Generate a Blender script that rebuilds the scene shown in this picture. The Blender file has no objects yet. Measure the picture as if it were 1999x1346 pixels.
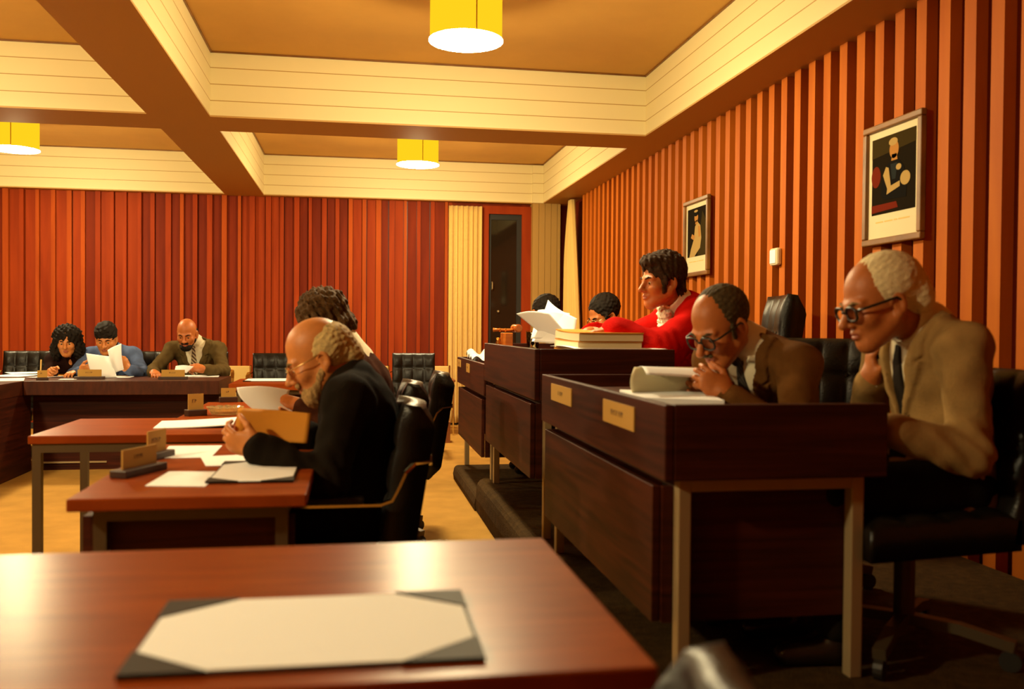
import bpy, bmesh, math, random
import numpy as np
from mathutils import Vector, Matrix
random.seed(7)
rng = np.random.default_rng(11)
SC = bpy.context.scene
COL = SC.collection
PI = math.pi
R = math.radians

# ------------------------------------------------------------------ camera
FPX, YAW, PITCH, ROLL, EYE = 1793.5, .1697, -.0171, .0079, 1.15
def _cam_axes():
    f = Vector((math.sin(YAW)*math.cos(PITCH), math.cos(YAW)*math.cos(PITCH), math.sin(PITCH)))
    r = Vector((math.cos(YAW), -math.sin(YAW), 0)); u = r.cross(f)
    c, s = math.cos(ROLL), math.sin(ROLL)
    return c*r+s*u, -s*r+c*u, f
CR, CU, CF = _cam_axes()
cd = bpy.data.cameras.new('camera'); cam = bpy.data.objects.new('camera', cd); COL.objects.link(cam)
cd.sensor_width = 36; cd.lens = FPX/1999*36; cd.clip_start = .05
m3 = Matrix((CR, CU, -CF)).transposed()
cam.matrix_world = Matrix.Translation((0, 0, EYE)) @ m3.to_4x4()
cd.dof.use_dof = True; cd.dof.focus_distance = 6.5; cd.dof.aperture_fstop = 2.6
SC.camera = cam
def ray(px, py): return CF + CR*((px-999.5)/FPX) - CU*((py-673)/FPX)
def atY(px, py, Y):
    d = ray(px, py); return d*(Y/d.y) + Vector((0, 0, EYE))
def atZ(px, py, z):
    d = ray(px, py); return d*((z-EYE)/d.z) + Vector((0, 0, EYE))

# ------------------------------------------------------------------ materials
def adj(name, c):
    return c if any(w in name for w in ('paper', 'shirt', 'lace', 'diffuser', 'lamp', 'lens', 'clear')) else (c[0], c[1]*.875, c[2]*.6)
def mat(name, col, rough=.6, metal=0., spec=.5, sheen=0., bump=None, var=None):
    col = adj(name, col)
    m = bpy.data.materials.new(name); m.use_nodes = True
    nt = m.node_tree; b = nt.nodes['Principled BSDF']
    b.inputs['Base Color'].default_value = (*col, 1); b.inputs['Roughness'].default_value = rough
    b.inputs['Metallic'].default_value = metal; b.inputs['Specular IOR Level'].default_value = spec
    if sheen: b.inputs['Sheen Weight'].default_value = sheen
    if var or bump:
        tc = nt.nodes.new('ShaderNodeTexCoord')
    if var:
        sc, amt = var
        n = nt.nodes.new('ShaderNodeTexNoise'); n.inputs['Scale'].default_value = sc; n.inputs['Detail'].default_value = 4
        nt.links.new(tc.outputs['Object'], n.inputs['Vector'])
        r = nt.nodes.new('ShaderNodeValToRGB')
        r.color_ramp.elements[0].position = .3; r.color_ramp.elements[1].position = .7
        r.color_ramp.elements[0].color = (*[c*(1-amt) for c in col], 1); r.color_ramp.elements[1].color = (*[min(1, c*(1+amt)) for c in col], 1)
        nt.links.new(n.outputs['Fac'], r.inputs['Fac']); nt.links.new(r.outputs['Color'], b.inputs['Base Color'])
    if bump:
        sc, st = bump
        n = nt.nodes.new('ShaderNodeTexNoise'); n.inputs['Scale'].default_value = sc; n.inputs['Detail'].default_value = 3
        nt.links.new(tc.outputs['Object'], n.inputs['Vector'])
        bp = nt.nodes.new('ShaderNodeBump'); bp.inputs['Strength'].default_value = st; bp.inputs['Distance'].default_value = .01
        nt.links.new(n.outputs['Fac'], bp.inputs['Height']); nt.links.new(bp.outputs['Normal'], b.inputs['Normal'])
    return m
def wood(name, c1, c2, stretch=(1, 1, 12), rough=.3, scale=6., spec=.5, coat=0.):
    c1 = adj(name, c1); c2 = adj(name, c2)
    m = bpy.data.materials.new(name); m.use_nodes = True
    nt = m.node_tree; b = nt.nodes['Principled BSDF']
    tc = nt.nodes.new('ShaderNodeTexCoord'); mp = nt.nodes.new('ShaderNodeMapping')
    mp.inputs['Scale'].default_value = stretch
    n = nt.nodes.new('ShaderNodeTexNoise'); n.inputs['Scale'].default_value = scale; n.inputs['Detail'].default_value = 6
    n.inputs['Distortion'].default_value = .6
    r = nt.nodes.new('ShaderNodeValToRGB')
    r.color_ramp.elements[0].position = .32; r.color_ramp.elements[1].position = .68
    r.color_ramp.elements[0].color = (*c1, 1); r.color_ramp.elements[1].color = (*c2, 1)
    nt.links.new(tc.outputs['Object'], mp.inputs['Vector']); nt.links.new(mp.outputs['Vector'], n.inputs['Vector'])
    nt.links.new(n.outputs['Fac'], r.inputs['Fac']); nt.links.new(r.outputs['Color'], b.inputs['Base Color'])
    b.inputs['Roughness'].default_value = rough; b.inputs['Specular IOR Level'].default_value = spec
    if coat: b.inputs['Coat Weight'].default_value = coat; b.inputs['Coat Roughness'].default_value = .15
    return m
def emit(name, col, s):
    m = bpy.data.materials.new(name); m.use_nodes = True
    nt = m.node_tree; nt.nodes.remove(nt.nodes['Principled BSDF'])
    e = nt.nodes.new('ShaderNodeEmission'); e.inputs['Color'].default_value = (*col, 1); e.inputs['Strength'].default_value = s
    nt.links.new(e.outputs['Emission'], nt.nodes['Material Output'].inputs['Surface'])
    return m
def glass(name, tint=(1, 1, 1), rough=0.):
    m = bpy.data.materials.new(name); m.use_nodes = True
    b = m.node_tree.nodes['Principled BSDF']
    b.inputs['Base Color'].default_value = (*tint, 1); b.inputs['Roughness'].default_value = rough
    b.inputs['Transmission Weight'].default_value = 1.; b.inputs['IOR'].default_value = 1.45
    return m
def boarded(name, col, line, z0, pitch, rough=.55):
    """painted tongue and groove boards: thin dark joint lines at a regular height step"""
    m = mat(name, col, rough); nt = m.node_tree; b = nt.nodes['Principled BSDF']; col = adj(name, col); line = adj(name, line)
    g = nt.nodes.new('ShaderNodeNewGeometry'); s = nt.nodes.new('ShaderNodeSeparateXYZ')
    nt.links.new(g.outputs['Position'], s.inputs['Vector'])
    def mth(op, a, bb=None):
        n = nt.nodes.new('ShaderNodeMath'); n.operation = op
        nt.links.new(a, n.inputs[0])
        if bb is not None: n.inputs[1].default_value = bb
        return n.outputs[0]
    t = mth('SUBTRACT', s.outputs['Z'], z0); t = mth('DIVIDE', t, pitch); t = mth('FRACT', t)
    t = mth('SUBTRACT', t, .5); t = mth('ABSOLUTE', t); t = mth('GREATER_THAN', t, .475)
    mx = nt.nodes.new('ShaderNodeMix'); mx.data_type = 'RGBA'
    mx.inputs['A'].default_value = (*col, 1); mx.inputs['B'].default_value = (*line, 1)
    nt.links.new(t, mx.inputs['Factor']); nt.links.new(mx.outputs['Result'], b.inputs['Base Color'])
    return m

M = {}
M['fascia'] = boarded('painted_fascia_boards', (.78, .78, .62), (.42, .30, .12), 2.654, .1175)
M['soffit'] = mat('shaded_soffit_paint', (.50, .34, .14), .6)  # same paint as the fascia, with the underside's shade put into the colour
M['ceiling'] = mat('tan_ceiling_board', (.60, .38, .12), .8, var=(2., .06))
M['carpet'] = mat('tan_carpet', (.43, .26, .078), .95, spec=.1, bump=(220., .5), var=(5., .12))
M['dark_carpet'] = mat('dark_brown_carpet', (.05, .030, .012), .95, spec=.1, bump=(160., .6), var=(30., .3))
M['slat'] = wood('cedar_slat', (.41, .105, .011), (.51, .152, .017), (1, 1, .12), .6, 9., spec=.12)
M['slat_back'] = wood('dark_red_cedar_backing', (.085, .008, .003), (.125, .013, .0045), (1, 1, .12), .7, 9., spec=.08)
for i, (a, b) in enumerate((((.23, .030, .005), (.31, .046, .007)), ((.13, .015, .004), (.20, .025, .005)), ((.31, .056, .008), (.40, .08, .011)))):
    M['board%d' % i] = wood('redwood_board_%s' % 'abc'[i], a, b, (1, 1, .1), .65, 10., spec=.12)
M['rosewood'] = wood('rosewood', (.022, .0048, .0028), (.062, .0125, .0055), (.25, .25, 6), .5, 7., spec=.16)
M['rosewood_top'] = wood('rosewood_top', (.036, .009, .0045), (.07, .017, .007), (4, .4, 1), .42, 8., spec=.25)
M['mahogany'] = wood('mahogany_table_top', (.185, .032, .006), (.28, .058, .010), (.6, 5, 1), .30, 6., spec=.10)
M['darkwood'] = wood('dark_wood', (.03, .012, .008), (.05, .02, .012), (.3, .3, 5), .45, 7.)
M['steel'] = mat('brushed_steel', (.40, .33, .24), .5, .45)
M['dark_steel'] = mat('dull_steel', (.10, .08, .06), .45, .6)
M['chrome'] = mat('chrome', (.75, .72, .66), .12, 1.)
M['leather'] = mat('black_leather', (.006, .0048, .004), .36, spec=.3, bump=(120., .15))
M['leather_tan'] = mat('cream_vinyl', (.58, .44, .20), .5)
M['armwood'] = wood('brown_arm_wood', (.16, .05, .015), (.25, .08, .025), (1, 1, 1), .4)
M['rubber'] = mat('black_plastic', (.012, .011, .010), .5)
M['paper'] = mat('white_paper', (.88, .90, .90), .75, spec=.2)
M['paper_cream'] = mat('cream_paper', (.72, .62, .38), .75, spec=.2)
M['manila'] = mat('manila_folder', (.62, .29, .045), .7, spec=.2)
M['card'] = mat('cream_card', (.74, .56, .26), .7, spec=.2)
M['card_tan'] = mat('tan_name_card', (.46, .29, .09), .7, spec=.2)
M['cutglass'] = mat('cut_glass', (.95, .88, .70), .08); M['cutglass'].node_tree.nodes['Principled BSDF'].inputs['Transmission Weight'].default_value = .82
M['ink'] = mat('dark_ink', (.10, .05, .02), .7)
M['pad'] = mat('dark_blotter_pad', (.012, .010, .006), .6, spec=.2)
M['padcorner'] = mat('brown_leather_corner', (.022, .014, .007), .6, spec=.2)
M['curtain'] = mat('cream_curtain_cloth', (.66, .50, .20), .9, sheen=.2, bump=(90., .2))
M['beige'] = mat('beige_painted_board', (.40, .26, .085), .6)
M['black'] = mat('matt_black', (.01, .01, .01), .6)
M['bulbglow'] = emit('white_lamp_diffuser', (1., .84, .52), 110.)
M['shade'] = emit('yellow_lit_lamp_shade', (1., .62, .012), 1.05)
M['glass'] = glass('clear_glass')
M['doorglass'] = mat('dark_night_glass', (.012, .010, .009), .06, spec=.5)
M['brass'] = mat('brass', (.75, .45, .12), .2, 1.)
M['gavelwood'] = wood('orange_polished_wood', (.38, .11, .02), (.50, .17, .035), (1, 1, 4), .22, 12.)
M['frame'] = wood('walnut_frame', (.15, .07, .02), (.25, .12, .035), (1, 1, 1), .4)
M['basket'] = wood('brown_waste_bin', (.22, .08, .02), (.3, .11, .03), (1, 1, 1), .5)

# ------------------------------------------------------------------ mesh helpers
class MB:
    def __init__(s): s.v = []; s.f = []; s.mi = []
    def add(s, vs, fs, mi=0):
        o = len(s.v); s.v += [tuple(v) for v in vs]; s.f += [tuple(i+o for i in f) for f in fs]; s.mi += [mi]*len(fs); return s
    def box(s, lo, hi, mi=0, mtx=None):
        x0, y0, z0 = lo; x1, y1, z1 = hi
        vs = [Vector(q) for q in ((x0, y0, z0), (x1, y0, z0), (x1, y1, z0), (x0, y1, z0), (x0, y0, z1), (x1, y0, z1), (x1, y1, z1), (x0, y1, z1))]
        if mtx is not None: vs = [mtx @ v for v in vs]
        return s.add(vs, [(0, 3, 2, 1), (4, 5, 6, 7), (0, 1, 5, 4), (1, 2, 6, 5), (2, 3, 7, 6), (3, 0, 4, 7)], mi)
    def cyl(s, p, q, r0, r1=None, n=20, mi=0, caps=True):
        p = Vector(p); q = Vector(q); r1 = r0 if r1 is None else r1
        d = (q-p).normalized(); a = d.orthogonal().normalized(); b = d.cross(a)
        vs = []
        for c, r in ((p, r0), (q, r1)):
            for i in range(n):
                t = 2*PI*i/n; vs.append(c+(a*math.cos(t)+b*math.sin(t))*r)
        fs = [(i, (i+1) % n, n+(i+1) % n, n+i) for i in range(n)]
        if caps: fs += [tuple(reversed(range(n))), tuple(range(n, 2*n))]
        return s.add(vs, fs, mi)
    def lathe(s, prof, c=(0, 0, 0), n=28, mi=0):
        c = Vector(c); vs = []; fs = []
        for r, z in prof:
            for i in range(n):
                t = 2*PI*i/n; vs.append(c+Vector((r*math.cos(t), r*math.sin(t), z)))
        for k in range(len(prof)-1):
            for i in range(n):
                fs.append((k*n+i, k*n+(i+1) % n, (k+1)*n+(i+1) % n, (k+1)*n+i))
        fs += [tuple(reversed(range(n))), tuple(range((len(prof)-1)*n, len(prof)*n))]
        return s.add(vs, fs, mi)
    def strap(s, path, w, t, side, mi=0):
        """flat bar of width w (along side) and thickness t swept along path"""
        path = [Vector(p) for p in path]; side = Vector(side).normalized(); vs = []; fs = []
        n = len(path)
        for i, p in enumerate(path):
            d = (path[min(i+1, n-1)]-path[max(i-1, 0)]).normalized()
            sd = (side - d*side.dot(d)); sd = sd.normalized() if sd.length > .05 else d.orthogonal().normalized()
            nn = d.cross(sd)
            for a, b in ((-1, -1), (1, -1), (1, 1), (-1, 1)): vs.append(p+sd*(w/2*a)+nn*(t/2*b))
        for i in range(n-1):
            for k in range(4): fs.append((i*4+k, i*4+(k+1) % 4, (i+1)*4+(k+1) % 4, (i+1)*4+k))
        fs += [(3, 2, 1, 0), ((n-1)*4, (n-1)*4+1, (n-1)*4+2, (n-1)*4+3)]
        return s.add(vs, fs, mi)
    def tube(s, path, r, n=8, mi=0):
        path = [Vector(p) for p in path]; vs = []; fs = []; m = len(path)
        a = None
        for i, p in enumerate(path):
            d = (path[min(i+1, m-1)]-path[max(i-1, 0)]).normalized()
            a = (a - d*a.dot(d)).normalized() if a is not None else d.orthogonal().normalized()
            b = d.cross(a); rr = r[i] if isinstance(r, (list, tuple)) else r
            for k in range(n):
                t = 2*PI*k/n; vs.append(p+(a*math.cos(t)+b*math.sin(t))*rr)
        for i in range(m-1):
            for k in range(n): fs.append((i*n+k, i*n+(k+1) % n, (i+1)*n+(k+1) % n, (i+1)*n+k))
        fs += [tuple(reversed(range(n))), tuple(range((m-1)*n, m*n))]
        return s.add(vs, fs, mi)
    def prism(s, poly, z0, z1, mi=0, mtx=None):
        n = len(poly); vs = [Vector((x, y, z0)) for x, y in poly]+[Vector((x, y, z1)) for x, y in poly]
        if mtx is not None: vs = [mtx @ v for v in vs]
        fs = [tuple(reversed(range(n))), tuple(range(n, 2*n))]+[(i, (i+1) % n, n+(i+1) % n, n+i) for i in range(n)]
        return s.add(vs, fs, mi)
    def slab(s, fn, nu, nv, th, mi=0):
        """closed thin or padded body over a surface fn(u,v)->(point, normal), th number or fn(u,v)"""
        A = []; B = []
        for j in range(nv+1):
            for i in range(nu+1):
                p, nrm = fn(i/nu, j/nv); p = Vector(p); nrm = Vector(nrm)
                t = th(i/nu, j/nv) if callable(th) else th
                A.append(p); B.append(p-nrm*t)
        W = nu+1; N = len(A); fs = []
        for j in range(nv):
            for i in range(nu):
                a = j*W+i; fs.append((a, a+1, a+W+1, a+W)); fs.append((N+a, N+a+W, N+a+W+1, N+a+1))
        ring = [i for i in range(W)]+[j*W+nu for j in range(1, nv+1)]+[nv*W+i for i in range(nu-1, -1, -1)]+[j*W for j in range(nv-1, 0, -1)]
        for k in range(len(ring)):
            a, b = ring[k], ring[(k+1) % len(ring)]; fs.append((a, N+a, N+b, b))
        return s.add(A+B, fs, mi)
def obj(name, mb, mats, parent=None, bevel=0., smooth=False, loc=None):
    me = bpy.data.meshes.new(name)
    me.from_pydata([tuple(v) for v in mb.v], [], mb.f)
    ml = mats if isinstance(mats, (list, tuple)) else [mats]
    for m in ml: me.materials.append(M[m] if isinstance(m, str) else m)
    if len(ml) > 1: me.polygons.foreach_set('material_index', mb.mi)
    bm = bmesh.new(); bm.from_mesh(me); bmesh.ops.recalc_face_normals(bm, faces=bm.faces); bm.to_mesh(me); bm.free()
    if smooth: me.polygons.foreach_set('use_smooth', [True]*len(me.polygons))
    o = bpy.data.objects.new(name, me); COL.objects.link(o)
    if parent is not None: o.parent = parent
    if loc is not None: o.location = loc
    if bevel:
        b = o.modifiers.new('bevel', 'BEVEL'); b.width = bevel; b.segments = 2; b.limit_method = 'ANGLE'; b.angle_limit = R(40)
    return o
def thing(name, label, cat, loc=(0, 0, 0), rz=0., group=None):
    o = bpy.data.objects.new(name, None); COL.objects.link(o); o.empty_display_size = .1
    o.location = loc; o.rotation_euler = (0, 0, rz); return tag(o, label, cat, group)
def tag(o, label, cat, group=None):
    o['label'] = label; o['category'] = cat
    if group: o['group'] = group
    return o
def struct(name, mb, m, parent=None, **k):
    o = obj(name, mb, m, parent, **k)
    if parent is None: o['kind'] = 'structure'
    return o
def dup(root, loc, rz, label=None, scale=None, group=None):
    r = root.copy(); COL.objects.link(r); r.location = loc; r.rotation_euler = (0, 0, rz)
    if label: r['label'] = label
    if group: r['group'] = group
    if scale: r.scale = scale
    for ch in list(root.children):
        c = ch.copy(); COL.objects.link(c); c.parent = r
        for g in ch.children:
            d = g.copy(); COL.objects.link(d); d.parent = c
    return r
# ------------------------------------------------------------------ room shell
XW, XR, YB, YF, ZB, ZC = 2.512, 2.218, 10.97, 10.84, 2.654, 3.124
XL, YN = -7.2, -2.6
struct('floor', MB().box((XL-.2, YN-.2, -.1), (XW+.3, YB+.3, 0)), 'carpet')
struct('ceiling', MB().box((XL-.2, YN-.2, ZC), (XW+.3, YB+.3, ZC+.1)), 'ceiling')
# beams: fascia boards on the sides, soffit board underneath coloured darker for its shade
tn = [0]
def beam(lo, hi):
    tn[0] += 1
    b = MB().box((lo[0], lo[1], ZB+.012), (hi[0], hi[1], ZC))
    t = struct('trim_%d' % tn[0], b, 'fascia')
    obj('soffit_board', MB().box((lo[0], lo[1], ZB), (hi[0], hi[1], ZB+.012)), 'soffit', t)
    return t
beam((XR, YN, 0), (XW+.2, YB, 0))                 # along the slatted wall
beam((XL, YF, 0), (XR, YB+.2, 0))                 # along the far wall
bays_x = [(-5.14, -4.71), (-1.461, -1.029)]
for x0, x1 in bays_x: beam((x0, YN, 0), (x1, YF, 0))
xs = [XL, -5.14, -4.71, -1.461, -1.029, XR]
for y0, y1 in ((6.887, 7.376), (2.93, 3.42), (-1.03, -.54)):
    for k in (0, 2, 4): beam((xs[k], y0, 0), (xs[k+1], y1, 0))
# thin shadow-gap bead at the top of the visible fascia boards
tn[0] += 1
bd = MB()
for (x0, x1, y0, y1) in ((-1.029, XR, 3.42, 6.887), (-1.029, XR, 7.376, YF), (-4.71, -1.461, 3.42, 6.887), (-4.71, -1.461, 7.376, YF)):
    z0, z1 = ZC-.012, ZC
    bd.box((x0, y0, z0), (x1, y0+.012, z1)).box((x0, y1-.012, z0), (x1, y1, z1)).box((x0, y0, z0), (x0+.012, y1, z1)).box((x1-.012, y0, z0), (x1, y1, z1))
struct('trim_%d' % tn[0], bd, 'frame')

# right wall: upright cedar slats over a dark red backing
w = MB().box((XW+.055, YN, 0), (XW+.3, YB+.3, ZB), 1)
P_, y = .168, 6.148 - .168*60
while y < 10.1:
    if y > YN+.1: w.box((XW, y-.037, 0), (XW+.056, y+.037, ZB), 0)
    y += P_
struct('wall_right', w, ['slat', 'slat_back'])
# far wall: redwood boards of mixed width, some standing proud
bx0, bx1 = XL, 1.15
w = MB().box((XL, YB+.03, 0), (1.49, YB+.3, ZB), 3)
x = bx0; k = 0
while x < bx1:
    wd = rng.uniform(.085, .12) if k % 2 == 0 else rng.uniform(.04, .07)
    pr = 0. if k % 2 == 0 else rng.uniform(.022, .045)
    if k % 6 == 4: pr = .0
    x1 = min(x+wd, bx1)
    tone = int(rng.integers(0, 2)) if k % 2 == 0 else (2 if rng.random() < .55 else 0)
    w.box((x+.001, YB-pr, 0), (x1-(.008 if k % 3 == 0 else .003), YB+.0295, ZB), tone)
    x = x1; k += 1
w.box((1.15, YB, 0), (1.5, YB+.04, ZB), 1)
w.box((1.5, YB, 2.625), (2.11, YB+.3, ZB), 1)
w.box((2.10, YB, 0), (XW+.3, YB+.3, ZB), 1)
struct('wall_back', w, ['board0', 'board1', 'board2', 'darkwood'])
struct('baseboard_back', MB().box((XL, YB-.052, 0), (1.5, YB-.045, .07)), 'black')
# unseen sides close the room
struct('wall_left', MB().box((XL-.2, YN, 0), (XL, YB, ZB)), 'board1')
struct('wall_front', MB().box((XL, YN-.2, 0), (XW+.2, YN, ZC)), 'board1')
# painted corner pillar with upright joints
tn[0] += 1
c = MB(); cx = [2.09, 2.165, 2.24, 2.315, 2.39, 2.43]
for a, b in zip(cx[:-1], cx[1:]): c.box((a+.002, 10.80, 0), (b-.002, 10.835, ZB))
c.box((2.092, 10.83, 0), (2.43, YB, ZB))
struct('trim_%d' % tn[0], c, 'beige')
tn[0] += 1
struct('trim_%d' % tn[0], MB().box((2.085, 10.79, ZB-.0), (2.217, YF, ZC-.02)), 'fascia')
# glazed door in a red timber frame, night behind it
d = MB().box((1.50, 10.90, 0), (1.575, 11.0, 2.62)).box((1.98, 10.90, 0), (2.092, 11.0, 2.62)).box((1.575, 10.90, 2.525), (1.98, 11.0, 2.62))
dr = struct('door_1', d, 'board0')
obj('door_sash', MB().box((1.575, 10.94, .0), (1.61, 10.98, 2.525)).box((1.925, 10.94, 0), (1.98, 10.98, 2.525)).box((1.61, 10.94, 2.46), (1.925, 10.98, 2.525)).box((1.61, 10.94, 0), (1.925, 10.98, .12)), 'black', dr)
obj('door_glass', MB().box((1.61, 10.955, .12), (1.925, 10.965, 2.46)), 'doorglass', dr)
obj('door_handle', MB().tube([(1.625, 10.94, 1.62), (1.625, 10.915, 1.63), (1.625, 10.91, 1.70), (1.625, 10.94, 1.71)], .008), 'steel', dr)
obj('door_lock', MB().cyl((1.70, 10.94, 1.36), (1.70, 10.925, 1.36), .012), 'steel', dr)

# ------------------------------------------------------------------ curtains
def curtain(name, label, p0, p1, z0, z1, folds, amp, gather=None):
    p0 = Vector((*p0, 0)); p1 = Vector((*p1, 0)); L = (p1-p0); n = Vector((-L.y, L.x, 0)).normalized()
    def fn(u, v):
        uu = u
        if gather:
            g = gather(v); uu = g[0]+(g[1]-g[0])*u
        a = amp*(.55+.45*(1-v))
        p = p0+L*uu+n*(a*math.sin(folds*2*PI*u+.6*math.sin(7*u))+.2*a*math.sin(folds*5.1*PI*u+2*v))
        return (p.x, p.y, z0+(z1-z0)*v), n
    return tag(obj(name, MB().slab(fn, 110, 24, .004), 'curtain', smooth=True), label, 'curtain')
curtain('curtain', 'cream pleated curtain hanging left of the dark glazed door', (1.09, 10.84), (1.49, 10.84), .03, 2.60, 7, .028)
curtain('curtain', 'cream curtain gathered narrow at the top where the slatted wall begins', (2.43, 10.66), (2.46, 9.85), .03, 2.63, 7, .045,
        lambda v: (.18+.24*max(0, (v-.72)/.28)**1.5*.9, 1.0-.52*max(0, v-.1)**1.3))

# ------------------------------------------------------------------ drum lamps
LAMPS = []
def lamp(x, y, label, power=1.):
    t = thing('drum_lamp', label, 'ceiling lamp', (x, y, ZC), group='drum lamps of the ceiling bays')
    s = MB(); n = 40; vs = []; fs = []
    for r, z in ((.200, -.381), (.200, -.03), (.196, -.03), (.196, -.381)):
        vs += [(r*math.cos(2*PI*i/n), r*math.sin(2*PI*i/n), z) for i in range(n)]
    for k in range(4):
        for i in range(n): fs.append((k*n+i, k*n+(i+1) % n, ((k+1) % 4)*n+(i+1) % n, ((k+1) % 4)*n+i))
    s.add(vs, fs); obj('lamp_shade', s, 'shade', t, smooth=False)
    obj('diffuser', MB().lathe([(.001, -.396), (.09, -.394), (.16, -.390), (.206, -.383), (.206, -.378), (.001, -.376)], n=40), 'bulbglow', t, smooth=True)
    obj('ceiling_rose', MB().lathe([(.06, -.03), (.06, 0)]), 'brass', t)
    obj('shade_seam', MB().box((.03, -.2035, -.38), (.036, -.199, -.03)), 'manila', t)
    ld = bpy.data.lights.new('bulb', 'POINT'); ld.energy = LAMP_W*power; ld.color = LAMP_C; ld.shadow_soft_size = .1
    lo = bpy.data.objects.new('bulb', ld); COL.objects.link(lo); lo.parent = t; lo.location = (0, 0, -.45)
    LAMPS.append(t)
LAMP_W, LAMP_C = 165., (1., .80, .42)
lamp(.60, 5.09, 'yellow drum lamp hanging over the aisle beside the raised desks, nearest to the viewer')
lamp(.60, 9.02, 'yellow drum lamp in the far right ceiling bay, before the far wall')
lamp(-3.05, 9.02, 'yellow drum lamp in the far left ceiling bay, at the left edge of the photo')
lamp(-3.05, 5.09, 'yellow drum lamp in the near left ceiling bay, above the empty table')
lamp(-3.05, 1.2, 'yellow drum lamp of the left ceiling bays beside the foreground table', 2.1)
wd = bpy.data.worlds.new('world'); SC.world = wd; wd.use_nodes = True
wd.node_tree.nodes['Background'].inputs['Color'].default_value = (0, 0, 0, 1)
SC.view_settings.view_transform = 'Standard'; SC.view_settings.look = 'None'; SC.view_settings.gamma = 1; SC.view_settings.exposure = 0.
try: SC.view_settings.use_curve_mapping = False
except Exception: pass
SC.cycles.max_bounces = 8; SC.cycles.diffuse_bounces = 4; SC.cycles.glossy_bounces = 4; SC.cycles.transmission_bounces = 6
SC.cycles.sample_clamp_indirect = 6.

# ------------------------------------------------------------------ portraits and switch on the slatted wall
def portrait(y0, y1, z0, z1, label, kind):
    t = thing('framed_portrait', label, 'picture', (XW-.004, (y0+y1)/2, z0), -PI/2, group='portraits on the slatted wall')
    # local: x along wall (far -> near), y out of the wall into the room... facing +y after turning
    w_, h_ = (y1-y0)/2, z1-z0
    f = MB()
    fb = .032
    f.box((-w_, -.03, 0), (w_, 0, fb)).box((-w_, -.03, h_-fb), (w_, 0, h_)).box((-w_, -.03, fb), (-w_+fb, 0, h_-fb)).box((w_-fb, -.03, fb), (w_, 0, h_-fb))
    obj('picture_frame', f, 'frame', t, bevel=.006)
    obj('mount_board', MB().box((-w_+fb-.002, -.012, fb-.002), (w_-fb+.002, -.004, h_-fb+.002)), 'paper_cream', t)
    a, b, c, d_ = -w_+fb+.03, w_-fb-.03, fb+.115, h_-fb-.035      # printed area
    X = lambda u: a+(b-a)*u
    Z = lambda v: c+(d_-c)*v
    def ell(u, v, ru, rv, mi, lay, n=22):
        p.prism([(X(u)+(b-a)*ru*math.cos(2*PI*i/n), Z(v)+(d_-c)*rv*math.sin(2*PI*i/n)) for i in range(n)], .0125+lay*.0004, .013+lay*.0004, mi, MT)
    def pol(pts, mi, lay): p.prism([(X(u), Z(v)) for u, v in pts], .0125+lay*.0004, .013+lay*.0004, mi, MT)
    MT = Matrix(((1, 0, 0, 0), (0, 0, -1, 0), (0, 1, 0, 0), (0, 0, 0, 1)))
    p = MB().box((a, -.0125, c), (b, -.0118, d_), 0)
    if kind == 'man':
        pol([(0, .75), (1, .82), (1, 1), (0, 1)], 5, 1); ell(.1, .5, .11, .14, 3, 1); pol([(0, .03), (.62, .05), (.58, .13), (0, .13)], 3, 1)
        pol([(.22, .25), (.26, .52), (.38, .64), (.62, .66), (.74, .56), (.82, .36), (.8, .16), (.3, .18)], 4, 2)
        pol([(.27, .5), (.34, .6), (.40, .58), (.46, .32), (.38, .30)], 2, 3); pol([(.44, .62), (.60, .62), (.56, .42), (.48, .42)], 6, 3)
        ell(.63, .56, .06, .04, 2, 4); pol([(.36, .24), (.66, .31), (.66, .38), (.38, .33)], 2, 4); ell(.78, .40, .11, .09, 2, 4)
        ell(.52, .80, .105, .115, 1, 3); pol([(.46, .66), (.60, .66), (.58, .74), (.47, .74)], 1, 3); ell(.5, .90, .10, .05, 2, 4)
    else:
        pol([(.55, 0), (1, 0), (1, .7), (.8, .9)], 5, 1)
        pol([(.12, 0), (.2, .16), (.36, .36), (.42, .62), (.56, .7), (.7, .62), (.76, .36), (.7, .16), (.5, .06), (.4, 0)], 2, 2)
        pol([(.58, .62), (.68, .60), (.72, .40), (.62, .38)], 1, 3); pol([(.2, .4), (.36, .34), (.42, .42), (.26, .48)], 1, 3)
        ell(.48, .80, .1, .095, 1, 3); ell(.47, .88, .12, .055, 4, 4); ell(.47, .93, .1, .025, 2, 5); pol([(.43, .66), (.56, .66), (.54, .74), (.45, .74)], 1, 3)
    obj('printed_picture', p, [mat('picture_ground', (.012, .009, .005), .95, spec=.05), mat('picture_skin', (.42, .22, .08), .9, spec=.05), mat('picture_pale', (.42, .32, .16), .9, spec=.05),
        mat('picture_red', (.15, .02, .01), .95, spec=.05), mat('picture_dark', (.008, .008, .009), .95, spec=.05), mat('picture_olive', (.04, .03, .01), .95, spec=.05), mat('picture_blue', (.02, .028, .04), .95, spec=.05)], t)
    q = MB(); zz = fb+.075
    for (u0, u1) in ((.1, .28), (.31, .5), (.53, .6), (.63, .88)): q.box((X(u0), -.0128, zz), (X(u1), -.012, zz+.006))
    obj('caption_line', q, 'card', t)
    return t
portrait(6.25, 6.745, 1.552, 2.127, 'framed portrait of a person in a pale gown, above the person in the red robe', 'woman')
portrait(3.735, 4.215, 1.568, 2.15, 'framed portrait of a person in dark uniform with folded arms, above the white-haired person', 'man')
t = thing('wall_switch', 'small cream intercom box fixed to the slatted wall between the two portraits', 'switch', (XW, 5.19, 1.543), -PI/2)
obj('box_body', MB().box((-.05, -.035, 0), (.05, 0, .105)), 'paper_cream', t, bevel=.012)
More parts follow.
